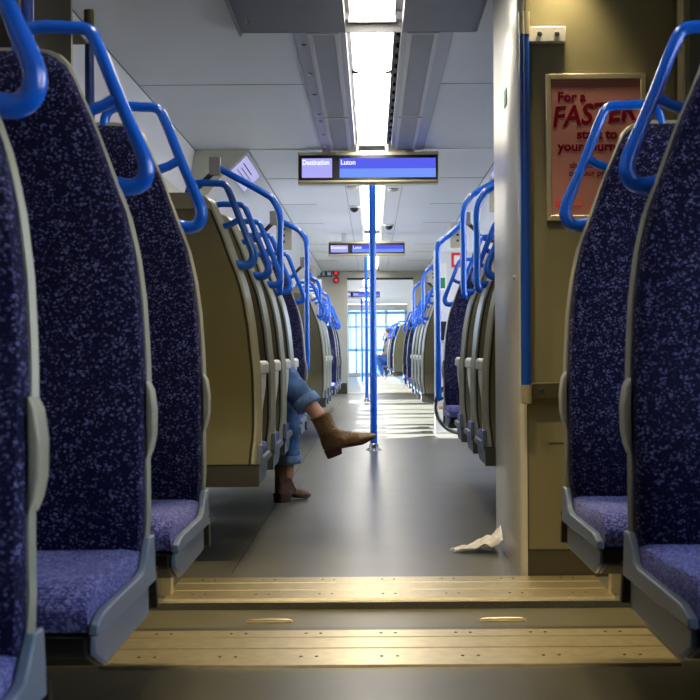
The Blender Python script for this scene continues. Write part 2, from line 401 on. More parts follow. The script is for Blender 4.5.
# long welded seams in the vinyl
b = MB(); 
for x in (-0.50, 0.86): b.box(x-0.0012, x+0.0012, 4.9, 26, 0.0, 0.0006)
struct(b.build('trim_1', M['seam'], smooth=False))

win_id = [0]
def wall(name, x, out, spans, y0, y1, zs=0.88, zt=1.80, mlow=None, near_dark=None):
    """spans: window openings (ya, yb)"""
    b = MB(); xi, xo = (x, x+0.07*out)
    a, c = min(xi, xo), max(xi, xo)
    b.box(a, c, y0, y1, 0, zs); b.box(a, c, y0, y1, zt, 2.2)
    ys = [y0] + [v for s in spans for v in s] + [y1]
    for i in range(0, len(ys), 2):
        if ys[i+1]-ys[i] > 0.01: b.box(a, c, ys[i], ys[i+1], zs, zt)
    struct(b.build(name, M['wall'], smooth=False))
    for (ya, yb) in spans:
        win_id[0] += 1
        g = MB().box(x+0.03*out, x+0.036*out, ya, yb, zs, zt) if out > 0 else MB().box(x-0.036, x-0.03, ya, yb, zs, zt)
        w = struct(g.build('window_%d' % win_id[0], M['glass'], smooth=False))
        f = MB(); t = 0.035; a2, c2 = (x-0.006, x+0.02) if out > 0 else (x-0.02, x+0.006)
        f.box(a2, c2, ya-t, yb+t, zs-t, zs); f.box(a2, c2, ya-t, yb+t, zt, zt+t); f.box(a2, c2, ya-t, ya, zs, zt); f.box(a2, c2, yb, yb+t, zs, zt)
        f.build('window_frame', M['seam'], w, smooth=False)
        L = bpy.data.lights.new('window_portal', 'AREA'); L.shape = 'RECTANGLE'; L.size = zt-zs; L.size_y = yb-ya
        L.cycles.is_portal = True
        lo = bpy.data.objects.new('window_portal', L); COL.objects.link(lo); lo.location = (x+0.05*out, (ya+yb)/2, (zs+zt)/2)
        lo.rotation_euler = (0, PI/2*out, 0)
wl = [(-0.4,1.3),(1.7,3.2),(5.3,7.0),(7.4,9.6),(12.6,14.6),(15.0,17.2),(17.6,19.6)]
wall('wall_left', XL, -1, wl, Y0, 10.15)if False else None
wall('wall_left', XL, -1, [s for s in wl if s[1] < 10], Y0, 10.2)
wall('wall_left', XL, -1, [(12.3,14.6),(14.9,17.2),(17.5,20.3)], 11.9, 21.0)
wall('wall_left', XL, -1, [], 22.6, 26.0)
wall('wall_right', XR, 1, [(-0.4,1.3),(1.7,3.2),(6.2,7.8),(8.2,10.0)], Y0, 10.2)
wall('wall_right', XR, 1, [(12.5,15.0),(15.3,17.2),(17.6,19.8)], 11.9, 21.0)
wall('wall_right', XR, 1, [(23.2,25.2)], 22.6, 26.0)
did = [0]
def sliding_door(x, out, y0, y1, label):
    did[0] += 1
    root = empty('door_%d' % did[0], (x, (y0+y1)/2, 0)); struct(root, label)
    ym = (y1-y0)/2
    for s in (-1, 1):
        a, c = (0.003, ym) if s > 0 else (-ym, -0.003)
        b = MB(); xo = 0.01*out; t = 0.045*out
        x0, x1 = min(xo, xo+t), max(xo, xo+t)
        b.box(x0, x1, a, c, 0, 0.75); b.box(x0, x1, a, c, 1.9, 2.15); b.box(x0, x1, a, a+0.12, 0.75, 1.9); b.box(x0, x1, c-0.12, c, 0.75, 1.9)
        lf = b.build('door_leaf', M['lgrey'], root, smooth=False)
        xm = (x0+x1)/2
        MB().box(xm-0.003, xm+0.003, a+0.12, c-0.12, 0.75, 1.9).build('pane', M['glass'], lf, smooth=False)
    L = bpy.data.lights.new('door_portal', 'AREA'); L.shape = 'RECTANGLE'; L.size = 1.15; L.size_y = y1-y0
    L.cycles.is_portal = True
    lo = bpy.data.objects.new('door_portal', L); COL.objects.link(lo); lo.location = (x+0.07*out, (y0+y1)/2, 1.32); lo.rotation_euler = (0, PI/2*out, 0)
for x, out, nm in ((XL, -1, 'left'), (XR, 1, 'right')):
    sliding_door(x, out, 10.2, 11.9, 'pale sliding doors of the first vestibule, %s side' % nm)
    sliding_door(x, out, 21.0, 22.6, 'pale sliding doors of the second vestibule, %s side' % nm)
# heater boxes along the foot of the walls
for nm, x0, x1 in (('baseboard_left', XL, XL+0.12), ('baseboard_right', XR-0.12, XR)):
    b = MB()
    for a, c in ((Y0, 3.4), (5.8, 10.1), (12.0, 20.9)): b.box(x0, x1, a, c, 0.0, 0.19)
    struct(b.build(nm, M['dark'], bevel=0.01))

# ---- ceiling, near part (down to the change of level at 10.3 m)
YB = 10.3
b = MB()
b.box(-1.30,-0.365,6.42,YB,2.29,2.33); b.box(0.395,1.37,6.42,YB,2.29,2.33)
b.box(-1.30,-0.60,Y0,6.42,2.29,2.33); b.box(0.49,1.37,Y0,6.42,2.29,2.33)

struct(b.build('ceiling', M['ceil'], smooth=False), 'white sloping ceiling panels over the near half')
b = MB()   # coves between panels and walls
b.prism([(-1.31,2.29),(XL,1.95),(XL-0.05,1.95),(-1.33,2.32)], Y0, YB, 'y'); b.prism([(1.38,2.29),(XR,1.95),(XR+0.05,1.95),(1.40,2.32)], Y0, YB, 'y')
struct(b.build('ceiling', M['ceil'], smooth=False), 'cove panels between ceiling and side walls')
b = MB()   # black joints
b.box(-1.31,-1.30,Y0,YB,2.288,2.31); b.box(1.37,1.38,Y0,YB,2.288,2.31)
b.box(-0.371,-0.360,6.42,YB,2.292,2.33); b.box(0.389,0.400,6.42,YB,2.292,2.33)
b.box(-0.606,-0.594,Y0,6.42,2.246,2.30); b.box(0.484,0.496,Y0,6.42,2.262,2.30)
b.box(-0.60,0.49,6.414,6.426,2.262,2.32)
b.box(-1.3,-0.371,7.795,7.803,2.288,2.31); b.box(0.4,1.37,7.795,7.803,2.288,2.31)
struct(b.build('trim_2', M['grey'], smooth=False))
# centre band 6.42..10.3
def plate_with_slot(b, x0, x1, sx0, sx1, y0, y1, z0, z1):
    b.box(x0, sx0, y0, y1, z0, z1); b.box(sx1, x1, y0, y1, z0, z1)
b = MB(); plate_with_slot(b, -0.36, 0.389, -0.118, 0.152, 6.43, YB, 2.28, 2.30); b.box(-0.118, 0.152, 6.43, YB, 2.36, 2.37)
for x in (-0.118, 0.148): b.box(x, x+0.004, 6.43, YB, 2.28, 2.37)
struct(b.build('ceiling', M['strip'], smooth=False), 'grey centre band of the ceiling')
b = MB(); plate_with_slot(b, -0.60, 0.49, -0.118, 0.152, Y0, 6.41, 2.262, 2.285); b.box(-0.118, 0.152, Y0, 6.41, 2.36, 2.37)
for x in (-0.118, 0.148): b.box(x, x+0.004, Y0, 6.41, 2.262, 2.37)
struct(b.build('ceiling', M['purple'], smooth=False), 'dark grey ceiling panel above the gangway')
# perforated grilles
M['perf'] = None
m, nt, bs = new_mat('perforated_metal')
tc = nt.nodes.new('ShaderNodeTexCoord'); vo = nt.nodes.new('ShaderNodeTexVoronoi'); vo.inputs['Scale'].default_value = 110; vo.inputs['Randomness'].default_value = 0
nt.links.new(tc.outputs['Object'], vo.inputs['Vector'])
rp = nt.nodes.new('ShaderNodeValToRGB'); rp.color_ramp.elements[0].position = 0.25; rp.color_ramp.elements[0].color = (0.05,0.05,0.06,1); rp.color_ramp.elements[1].position = 0.32; rp.color_ramp.elements[1].color = (0.27,0.27,0.31,1)
nt.links.new(vo.outputs['Distance'], rp.inputs['Fac']); nt.links.new(rp.outputs['Color'], bs.inputs['Base Color']); bs.inputs['Roughness'].default_value = 0.5
M['perf'] = m
for i, (x0, x1, nm) in enumerate(((-0.285, -0.155, 'left'), (0.185, 0.315, 'right'))):
    for k, (ya, yb, w) in enumerate(((6.5, 8.78, 'near'), (8.84, 10.25, 'far'))):
        r = empty('ceiling_grille', ((x0+x1)/2, (ya+yb)/2, 2.278), 0, 'perforated grey ceiling grille %s of the light strip, %s one' % (nm, 'longer nearer' if w == 'near' else 'shorter farther'), 'grille', 'ceiling grilles')
        hx, hy = (x1-x0)/2, (yb-ya)/2
        MB().box(-hx+.012, hx-.012, -hy+.012, hy-.012, -0.003, 0.001).build('perforated_panel', M['perf'], r, smooth=False)
        f = MB(); f.box(-hx-.01, hx+.01, -hy-.01, -hy+.012, -0.006, 0.001); f.box(-hx-.01, hx+.01, hy-.012, hy+.01, -0.006, 0.001); f.box(-hx-.01, -hx+.012, -hy+.012, hy-.012, -0.006, 0.001); f.box(hx-.012, hx+.01, -hy+.012, hy-.012, -0.006, 0.001)
        f.build('frame', M['lgrey'], r, smooth=False)
# round locks along the left strip
lk = MB(); lk.lathe([(0.0,-0.006),(0.010,-0.006),(0.014,-0.002),(0.016,0.0)], n=16)
lock0 = None
for k, (x, y, z) in enumerate(((-0.325,6.75,2.28),(-0.325,7.45,2.28),(-0.325,8.05,2.28),(-0.325,8.72,2.28),(-0.325,8.98,2.28),(-0.325,9.55,2.28),(-0.325,10.1,2.28),(-0.545,6.2,2.262))):
    if lock0 is None: o = lock0 = lk.build('panel_lock', M['steel'])
    else: o = lock0.copy(); COL.objects.link(o)
    o.location = (x, y, z)
    if k < 7: tag(o, 'small round metal lock in the grey strip left of the ceiling light', 'lock', 'ceiling panel locks')
    else: tag(o, 'small round lock in the corner of the dark grey ceiling panel', 'lock')
# ---- ceiling lights
def strip_light(y0, y1, label, z=2.315, x0=-0.092, x1=0.112):
    r = empty('ceiling_light', ((x0+x1)/2, (y0+y1)/2, z), 0, label, 'ceiling light', 'ceiling light strip')
    hx, hy = (x1-x0)/2, (y1-y0)/2
    MB().prism([(-hx,0.0),(-hx*0.6,-0.014),(hx*0.6,-0.014),(hx,0.0),(hx,0.012),(-hx,0.012)], -hy+0.006, hy-0.006, 'y').build('diffuser', M['light'], r, smooth=False)
    f = MB(); f.box(-hx-0.008, hx+0.008, -hy-0.006, -hy+0.006, -0.016, 0.03); f.box(-hx-0.008, hx+0.008, hy-0.006, hy+0.006, -0.016, 0.03); f.box(-hx, hx, -hy+0.006, hy-0.006, 0.014, 0.04)
    f.build('housing', M['lgrey'], r, smooth=False)
strip_light(4.95, 6.38, 'glowing light panel cut off by the top edge of the picture')
strip_light(6.43, 7.55, 'long glowing light panel of the strip, second from the top of the picture')
strip_light(7.55, 8.75, 'glowing light panel in the middle of the near ceiling strip')
strip_light(8.75, 10.2, 'glowing light panel directly above the nearer destination screen')
# dark reflector clips seen beside the diffusers
b = MB()
b.prism([(0.114,6.6)]+[q for k in range(14) for q in ((0.128,6.6+k*0.25),(0.128,6.66+k*0.25),(0.145,6.68+k*0.25),(0.145,6.80+k*0.25),(0.128,6.82+k*0.25))]+[(0.128,10.1),(0.114,10.1)], 2.30, 2.33, 'z')
r = b.build('cable_tray', M['dark'], smooth=False); tag(r, 'black clips and cable channel in the slot right of the ceiling light strip', 'cable tray')
# ---- ceiling beyond 10.3
b = MB()
for x0, x1 in ((-0.56, -0.238), (-0.232, -0.112), (0.135, 0.282), (0.288, 0.60)): b.box(x0, x1, YB, Y1, 2.30, 2.33)
b.box(-0.112, 0.135, YB, Y1, 2.37, 2.38); b.box(-0.115, -0.112, YB, Y1, 2.30, 2.38); b.box(0.135, 0.138, YB, Y1, 2.30, 2.38)
struct(b.build('ceiling', M['ceil'], smooth=False), 'grey centre band beyond the nearer screen')
b = MB()
b.prism([(-0.56,2.30),(-0.92,2.30),(-1.10,2.13),(XL,1.80),(XL-0.05,1.84),(-1.12,2.18),(-0.93,2.35),(-0.56,2.35)], YB, Y1, 'y')
b.prism([(0.60,2.30),(0.99,2.30),(1.17,2.13),(XR,1.80),(XR+0.05,1.84),(1.19,2.18),(1.0,2.35),(0.60,2.35)], YB, Y1, 'y')
struct(b.build('ceiling', M['ceil2'], smooth=False), 'bright white ceiling sides beyond the nearer screen')
b = MB()  # closing step at the level change
b.box(-1.30, -0.365, YB-0.012, YB, 2.286, 2.34); b.box(0.395, 1.37, YB-0.012, YB, 2.286, 2.34)
struct(b.build('trim_3', M['ceil'], smooth=False))
b = MB(); b.prism([(-0.90,2.30),(-1.30,2.30),(XL,1.97),(XL,1.78),(-1.10,2.10),(-0.90,2.285)], YB-0.012, YB+0.03, 'y'); b.prism([(0.97,2.30),(1.37,2.30),(XR,1.97),(XR,1.78),(1.17,2.10),(0.97,2.285)], YB-0.012, YB+0.03, 'y')
struct(b.build('trim_9', M['wall'], smooth=False))
b = MB()
b.box(-0.238,-0.232,YB,Y1,2.30,2.31); b.box(0.282,0.288,YB,Y1,2.30,2.31)
for y in (12.1, 14.2, 16.3, 19.5, 21, 23): b.box(-0.92, -0.56, y, y+0.008, 2.297, 2.31); b.box(0.60, 0.99, y, y+0.008, 2.297, 2.31)
b.box(-0.926, -0.914, YB, Y1, 2.294, 2.31); b.box(0.984, 0.996, YB, Y1, 2.294, 2.31)
struct(b.build('trim_4', M['grey'], smooth=False))
for y0, y1, lab in ((10.6, 13.0, 'glowing light panel just behind the nearer destination screen'), (13.0, 15.3, 'glowing light panel between the two dark camera domes'), (15.3, 17.5, 'glowing light panel directly in front of the farther destination screen'),
                    (18.0, 21.8, 'glowing light panel hidden behind the farther destination screen'), (21.8, 25.8, 'last glowing light panel before the tan header of the coach end')):
    strip_light(y0, y1, lab, z=2.335, x0=-0.085, x1=0.100)
# outer roof so that daylight only comes through the windows
b = MB(); b.box(XL-0.12, XR+0.12, Y0-0.1, 46.1, 2.45, 2.5); b.box(XL-0.12, XL-0.02, Y0, 46, 2.15, 2.46); b.box(XR+0.02, XR+0.12, Y0, 46, 2.15, 2.46)
struct(b.build('roof', M['grey'], smooth=False))
struct(MB().box(XL-0.1, XR+0.1, Y0-0.12, Y0-0.04, -0.06, 2.46).build('wall_back', M['wall'], smooth=False))

# ---- gangway between the coaches
for s, xx, nm in ((-1, -0.935, 'left'), (1, 1.0, 'right')):
    b = MB(); poly = []
    for k in range(7):
        y = 3.82+k*0.072
        poly += [(xx, y), (xx+0.02*s, y+0.018), (xx+0.03*s, y+0.036), (xx+0.02*s, y+0.054)]
    poly += [(xx, 4.33), (xx+0.09*s, 4.33), (xx+0.09*s, 3.82)]
    b.prism(poly, 0.0, 2.255, 'z')
    o = b.build('gangway_bellows', M['bellow'], smooth=False); tag(o, 'dark ribbed rubber bellows lining the %s side of the gangway' % nm, 'gangway bellows')
b = MB()
b.box(XL, -0.965, 4.34, 4.50, 0, 2.26)
b.box(0.98, XR, 4.34, 4.42, 0, 2.26)
struct(b.build('wall_gangway', M['part'], bevel=0.006), 'tan gangway end frames on both sides')
b = MB(); b.box(XL, -0.95, 3.74, 3.80, 0, 2.26); b.box(0.98, XR, 3.74, 3.80, 0, 2.26); struct(b.build('wall_gangway', M['bellow'], smooth=False), 'dark near end frames of the gangway')
# metal thresholds
def threshold(name, y0, y1, x0, x1, splits, label):
    r = empty(name, (0, y0, 0), 0, label, 'threshold plate')
    ys = [0.0] + [s for s in splits] + [y1-y0]
    for i in range(len(ys)-1):
        a, c = ys[i]+0.002, ys[i+1]-0.002
        b = MB(); b.prism([(a,0.0),(a+0.004,0.007),(c-0.004,0.007),(c,0.0)], x0, x1, 'x', M['alu'])
        n = 0
        if i != 1:
            for k in range(1, 8):
                xx = x0+(x1-x0)*(k-0.5)/7
                for dx in (-0.02, 0.02): b.lathe([(0.0045,0.0),(0.0045,0.0082),(0.002,0.0090)], (xx+dx, (a+c)/2, 0), 8, M['dark'])
        b.build('metal_strip', M['alu'], r, bevel=0.0)
    return r
threshold('threshold_plate', 3.42, 3.86, -0.68, 0.76, (0.20, 0.34), 'wide brass coloured metal threshold plate nearest the camera')
threshold('threshold_plate', 4.35, 4.77, -0.66, 0.76, (0.16, 0.30), 'brass coloured metal threshold plate at the foot of the partition')
b = MB(); b.box(-0.75, 0.80, 3.862, 3.925, -0.03, -0.02); struct(b.build('trim_5', M['seam'], smooth=False))
hp = MB(); hp.tube(smooth_path([(-0.06,0,-0.002),(-0.055,0,0.006),(0.055,0,0.006),(0.06,0,-0.002)],3), 0.003, 6)
hp.box(-0.068,0.068,-0.014,0.014,-0.004,0.0015)
for k, (x, lab) in enumerate(((-0.31, 'small lifting handle set in the sunken floor plate, left one'), (0.385, 'small lifting handle set in the sunken floor plate, right one'))):
    o = hp.build('floor_handle', M['alu']) if k == 0 else o1.copy()
    if k: COL.objects.link(o)
    o1 = o; o.location = (x, 4.12, -0.0215); tag(o, lab, 'floor handle', 'floor plate handles')
for x, lab in ((-0.665, 'short tan post stub at the left end of the farther threshold'), (0.775, 'short tan post stub at the right end of the farther threshold')):
    b = MB(); b.prism([(-0.02,0),(0.02,0),(0.02,0.11),(-0.012,0.13)], -0.02, 0.03, 'y'); o = b.build('post_stub', M['frame'], bevel=0.003); o.location = (x, 4.44, 0); tag(o, lab, 'post stub', 'threshold post stubs')

# ---- partition on the right
r = empty('partition', (0.508, 4.78, 0), 0, 'tall tan partition cabinet on the right carrying the poster and blue pole', 'partition')
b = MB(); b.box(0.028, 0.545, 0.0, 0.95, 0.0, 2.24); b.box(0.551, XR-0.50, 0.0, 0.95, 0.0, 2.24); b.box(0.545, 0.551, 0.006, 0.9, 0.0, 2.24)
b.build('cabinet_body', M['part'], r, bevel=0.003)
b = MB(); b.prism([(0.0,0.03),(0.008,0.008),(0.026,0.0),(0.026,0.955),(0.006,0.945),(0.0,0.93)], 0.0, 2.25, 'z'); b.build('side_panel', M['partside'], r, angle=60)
b = MB(); b.box(0.026,0.0285,-0.002,0.002,0.0,2.24); b.box(0.10,XR-0.5,-0.0015,0.001,0.46,0.463); b.box(0.026,XR-0.5,-0.003,0.0,0.092,0.096); b.build('black_seam', M['seam'], r, smooth=False)
b = MB(); b.box(0.03, XR-0.5, -0.0025, 0.0, 0.0, 0.092); b.build('kick_plate', M['kick'], r, smooth=False)
for nm, z in (('side_lock', 1.04),):
    b = MB(); b.lathe([(0.010,0),(0.010,-0.006),(0.004,-0.007)], (0,0.12,z), 10, axis='x'); b.build('side_lock', M['steel'], r)
o = MB().box(-0.0015, 0.0, -0.045, 0.045, -0.032, 0.032).build('green_label', M['green'], None, smooth=False); o.location = (0.5065, 5.2, 1.73); tag(o, 'small green sticker on the edge face of the partition', 'sticker')
# blue pole on the partition
def pole_on_wall(x, y, z0, z1, zb, rr, mcol, wx, label, mcap, dx):
    r = empty('grab_pole', (x, y, 0), 0, label, 'grab pole')
    MB().tube([(0,0,z0+0.06),(0,0,(z0+z1)/2),(0,0,z1-0.06)], rr, 16).build('pole', mcol, r)
    for za, zc in ((z0, z0+0.065), (z1-0.08, z1)): MB().tube([(0,0,za),(0,0,za+0.003),(0,0,zc)], [rr*0.8, rr*1.12, rr*1.12], 16).build('end_cap', mcap, r)
    return r
r = pole_on_wall(0.525, 4.72, 0.60, 1.935, None, 0.0175, M['navy'], 0, 'dark blue vertical grab pole fixed to the front of the right partition', M['frame'], 1)
for z, m_ in ((1.865, M['lgrey']), (0.645, M['kick'])):
    b = MB(); b.box(0.0, 0.145, 0.02, 0.058, z-0.026, z+0.026)
    for xx in (0.055, 0.115): b.lathe([(0.009,0.020),(0.009,0.016),(0.004,0.0155)], (xx, 0, z), 12, M['dark'], 'y')
    b.build('mounting_bracket', m_, r, bevel=0.003)
# poles at the left side of the gangway
for (x, y, z0, z1, lab) in ((-0.94, 4.64, 0.15, 1.93, 'black and navy vertical grab pole behind the handle of the large left seat'), (-0.895, 3.62, 0.15, 2.24, 'blue vertical grab pole at the top left corner of the picture')):
    r = pole_on_wall(x, y, z0, z1, None, 0.0165, M['navy'], 0, lab, M['kick'], -1)
    for z in (z0+0.05, z1-0.10):
        b = MB(); b.box(-0.012, 0.012, 0.0, 0.11 if y < 4 else -0.12, z-0.02, z+0.02) if False else b.box(-0.11 if y < 4 else -0.13, 0.0, *((0.0,0.12) if y < 4 else (-0.14,0.0)), z-0.015, z+0.015)
        b.build('mounting_bracket', M['grey'], r, bevel=0.003)

# ---- poster
r = empty('poster', (0.775, 4.762, 1.480), 0, 'pink advertising poster in a metal frame on the right partition', 'poster')
hw, hh = 0.172, 0.252
f = MB()
t = 0.018
f.prism([(-hw,-hh),(hw,-hh),(hw-t,-hh+t),(-hw+t,-hh+t)], -0.004, 0.014, 'y'); f.prism([(-hw,hh),(hw,hh),(hw-t,hh-t),(-hw+t,hh-t)], -0.004, 0.014, 'y')
f.prism([(-hw,-hh),(-hw,hh),(-hw+t,hh-t),(-hw+t,-hh+t)], -0.004, 0.014, 'y'); f.prism([(hw,-hh),(hw,hh),(hw-t,hh-t),(hw-t,-hh+t)], -0.004, 0.014, 'y')
f.build('frame', M['frame'], r, bevel=0.002)
MB().box(-hw+t-0.002, hw-t+0.002, 0.003, 0.012, -hh+t-0.002, hh-t+0.002).build('printed_sheet', M['poster'], r, smooth=False)
MB().box(-hw+t, hw-t, 0.0022, 0.0028, hh-t-0.028, hh-t).build('dark_band', mat('poster_dark_band', (0.22,0.07,0.06), 0.5), r, smooth=False)
RX = (PI/2, 0, 0)
tx = -hw+t
text('printed_text', 'For a', 0.046, M['maroon'], (tx+0.022, 0.0024, 0.158), RX, r, bold=0.0015)
text('printed_text', 'FASTER', 0.097, M['maroon'], (tx+0.002, 0.0024, 0.070), (PI/2, math.radians(-5), 0), r, shear=0.25, bold=0.0025, sx=0.90)
text('printed_text', 'start to', 0.046, M['maroon'], (0.004, 0.0024, 0.030), RX, r, 'CENTER', bold=0.0015)
text('printed_text', 'your journey', 0.046, M['maroon'], (-0.010, 0.0024, -0.012), RX, r, 'CENTER', bold=0.0015)
text('printed_text', 'choose tickets', 0.028, M['maroon'], (-0.010, 0.0024, -0.070), RX, r, 'CENTER', bold=0.0006)
text('printed_text', 'on your phone', 0.028, M['maroon'], (-0.010, 0.0024, -0.098), RX, r, 'CENTER', bold=0.0006)
b = MB(); b.box(tx+0.012, tx+0.105, 0.0015, 0.0028, -0.204, -0.184, M['red']); b.box(tx+0.045, tx+0.100, 0.0010, 0.0016, -0.200, -0.188, M['poster']); b.lathe([(0.005,0.001),(0.005,0.0015)], (tx+0.028,0,-0.194), 12, M['poster'], 'y')
b.build('logo', M['red'], r, smooth=False)

# ---- destination screens
def screen(y, xc, zb, zt, w, label, full=True):
    r = empty('destination_screen', (xc, y, zb), 0, label, 'display screen', 'destination screens')
    h = zt-zb; hw = w/2
    b = MB(); b.prism([(0.0,0.012),(0.012,0.0),(0.13,0.0),(0.14,0.012),(0.14,h),(0.0,h)], -hw, hw, 'x'); b.build('housing', M['frame'] , r, bevel=0.003)
    b = MB(); b.box(-hw+0.006, hw-0.006, -0.006, 0.002, 0.028, h-0.024); b.build('bezel', M['bezel'], r, bevel=0.002)
    z0, z1 = 0.045, h-0.048
    xa = -hw+0.03; xb = xa+0.222; xc_ = xb+0.055; xd = hw-0.02
    MB().box(xa, xb, -0.008, -0.006, z0, z1).build('screen', M['scr_l'], r, smooth=False)
    b = MB(); b.box(xc_, xd, -0.008, -0.006, z0+(z1-z0)*0.46, z1, M['scr_b']); b.box(xc_, xd, -0.008, -0.006, z0, z0+(z1-z0)*0.46, M['scr_c']); b.build('screen', M['scr_b'], r, smooth=False)
    text('screen_text', 'Destination', 0.052, M['scr_w'], (xa+0.003, -0.009, z1-0.047), RX, r, bold=0.001, sx=0.82)
    text('screen_text', 'Luton', 0.052, M['scr_w'], (xc_+0.008, -0.009, z1-0.047), RX, r, bold=0.001, sx=0.9)
    for x in (-hw*0.6, hw*0.6): MB().box(x-0.03, x+0.03, 0.03, 0.10, h, 2.302-zb).build('hanger', M['ceil'], r, smooth=False)
    return r
screen(10.2-0.0, -0.020, 2.02, 2.255, 1.035, 'nearer long destination screen hanging under the ceiling light')
screen(17.7, -0.06, 2.01, 2.195, 0.98, 'farther smaller destination screen hanging beyond the blue pole')

# ---- floor to ceiling poles
def floor_pole(x, y, ztop, rr, label):
    r = empty('grab_pole', (x, y, 0), 0, label, 'grab pole')
    MB().tube([(0,0,0.01),(0,0,1.0),(0,0,ztop)], rr, 20).build('pole', M['blue'], r)
    MB().lathe([(0.062,0.0),(0.060,0.008),(0.038,0.020),(rr+0.008,0.05),(rr+0.003,0.055)], n=28).build('floor_flange', M['steel'], r)
    MB().lathe([(0.045,ztop),(0.045,ztop-0.006),(rr+0.006,ztop-0.03)], n=24).build('ceiling_flange', M['steel'], r)
floor_pole(0.010, 11.0, 2.365, 0.028, 'bright blue floor to ceiling pole standing in the middle of the aisle')
floor_pole(-0.085, 21.8, 2.365, 0.026, 'thinner looking blue pole right behind the main pole, in the second vestibule')

# ---- detectors and cameras on the ceiling
def dome(x, y, kind, label):
    r = empty('smoke_detector' if kind == 's' else 'security_camera', (x, y, 2.30), 0, label, 'smoke detector' if kind == 's' else 'security camera')
    if kind == 's':
        MB().lathe([(0.050,0.0),(0.052,-0.012),(0.035,-0.028),(0.0,-0.03)], n=24).build('housing', M['lgrey'], r)
    else:
        MB().lathe([(0.062,0.0),(0.064,-0.018),(0.050,-0.022)], n=24).build('collar', M['lgrey'], r)
        MB().lathe([(0.046,-0.020),(0.045,-0.035),(0.034,-0.055),(0.015,-0.066),(0.0,-0.068)], n=24).build('dome_cover', M['dark'], r)
dome(-0.175, 12.7, 's', 'small round white smoke detector left of the pole behind the nearer screen')
dome(0.205, 12.9, 's', 'small round white smoke detector right of the pole behind the nearer screen')
dome(-0.175, 14.4, 'c', 'dark security camera dome on the ceiling, left of the pole')
dome(0.21, 16.5, 'c', 'dark security camera dome on the ceiling, right of the pole')

# ---- route maps on the coves over the vestibule doors
for side, label in ((-1, 'lit route map panel tilted under the ceiling on the left'), (1, 'lit route map panel tilted under the ceiling on the right')):
    off = 0.0 if side < 0 else 0.07
    A = Vector((side*0.93+off, 0, 2.285)); B = Vector((side*1.088+off, 0, 2.133))
    n = Vector((-side*0.68, 0, -0.73)).normalized()*0.006
    r = empty('route_map', (0, 0, 0), 0, label, 'route map')
    def quad(y0, y1, t0, t1, k, m_, nm):
        p0 = A.lerp(B, t0); p1 = A.lerp(B, t1); q = n*k
        vs = [(p0.x, y0, p0.z), (p1.x, y0, p1.z), (p1.x, y1, p1.z), (p0.x, y1, p0.z)]
        vs += [(v[0]+q.x, v[1], v[2]+q.z) for v in vs]
        return MB().add(vs, [(0,1,2,3),(7,6,5,4),(0,4,5,1),(1,5,6,2),(2,6,7,3),(3,7,4,0)]).build(nm, m_, r, smooth=False)
    quad(10.42, 11.72, 0.03, 0.97, 1.0, M['lgrey'], 'map_frame'); quad(10.46, 11.68, 0.08, 0.92, 1.4, M['map'], 'map_sheet')
    for k, (t, ya, yb, m_) in enumerate(((0.3,10.6,11.3,M['maroon']),(0.45,10.7,11.5,M['navy']),(0.6,10.6,11.2,M['green']),(0.5,11.3,11.35,M['red']))):
        quad(ya, yb, t, t+0.035, 1.6, m_, 'map_line')

# ---- bent grab rails that rise from the seats and turn outwards
def rail(x, y, z0, zc, xo, zo, side, label, plate=True, rr=0.0165):
    r = empty('grab_rail', (x, y, 0), 0, label, 'grab rail')
    s = side; dx = xo-x
    pts = [(0.02*s, 0, z0-0.03), (0, 0, z0), (0,0,(z0+zc)/2), (0,0,zc-0.09), (s*0.03,0,zc-0.01), (s*0.08,0,zc+0.03), (dx,0,zo)]
    pts = [(p[0], p[1], p[2]) for p in pts]
    MB().tube(smooth_path(pts, 5), rr, 14).build('rail', M['blue'], r, angle=60)
    b = MB(); b.box(dx-0.028, dx+0.028, -0.02, 0.02, zo-0.045, zo+0.045)
    xw = (XL if s < 0 else XR)-x
    b.build('mounting_bracket', M['grey'], r, bevel=0.004)
    MB().tube([(dx, 0.0, zo-0.02), (dx+s*0.12, 0, zo-0.14), (xw-s*0.002, 0.0, zo-0.30)], 0.014, 8).build('support_arm', M['dark'], r)
    if plate:
        b = MB(); x0, x1 = sorted((dx-s*0.01, dx-s*0.11)); b.box(x0, x1, 0.02, 0.035, zo-0.20, zo-0.02, M['arm'])
        for k in range(3): b.lathe([(0.009,0.019),(0.009,0.016),(0.003,0.016)], ((x0+x1)/2, 0, zo-0.07-k*0.04), 10, M['dark'], 'y')
        b.build('mount_plate', M['arm'], r, bevel=0.003)
rail(-0.445, 6.75, 1.10, 1.53, -0.76, 1.69, -1, 'blue bent rail rising above the left seats towards the grey wall bracket', False)
rail(-0.415, 8.86, 0.70, 1.55, -0.62, 1.64, -1, 'blue bent rail beside the dark seat beyond the booted person', True)
rail(-0.47, 12.6, 1.10, 1.44, -0.62, 1.60, -1, 'blue bent rail on the left past the first vestibule')
rail(-0.47, 15.3, 1.10, 1.42, -0.62, 1.56, -1, 'farthest blue bent rail on the left in front of the bulkhead signs', False)
rail(0.50, 6.55, 1.10, 1.53, 0.80, 1.69, 1, 'blue bent rail on the right partly hidden by the partition edge', False)
rail(0.49, 7.35, 1.10, 1.60, 0.74, 1.72, 1, 'blue upright rail on the right next to the partly hidden rail', True)
rail(0.46, 9.60, 0.50, 1.56, 0.66, 1.70, 1, 'tall blue hoop rail on the right reaching down to the bicycle', True, 0.02)
rail(0.52, 14.0, 1.10, 1.60, 0.68, 1.68, 1, 'blue bent rail on the right beyond the bicycle, first of the distant pair')
rail(0.52, 17.2, 1.10, 1.60, 0.68, 1.68, 1, 'blue bent rail on the right beyond the bicycle, second of the distant pair', False)

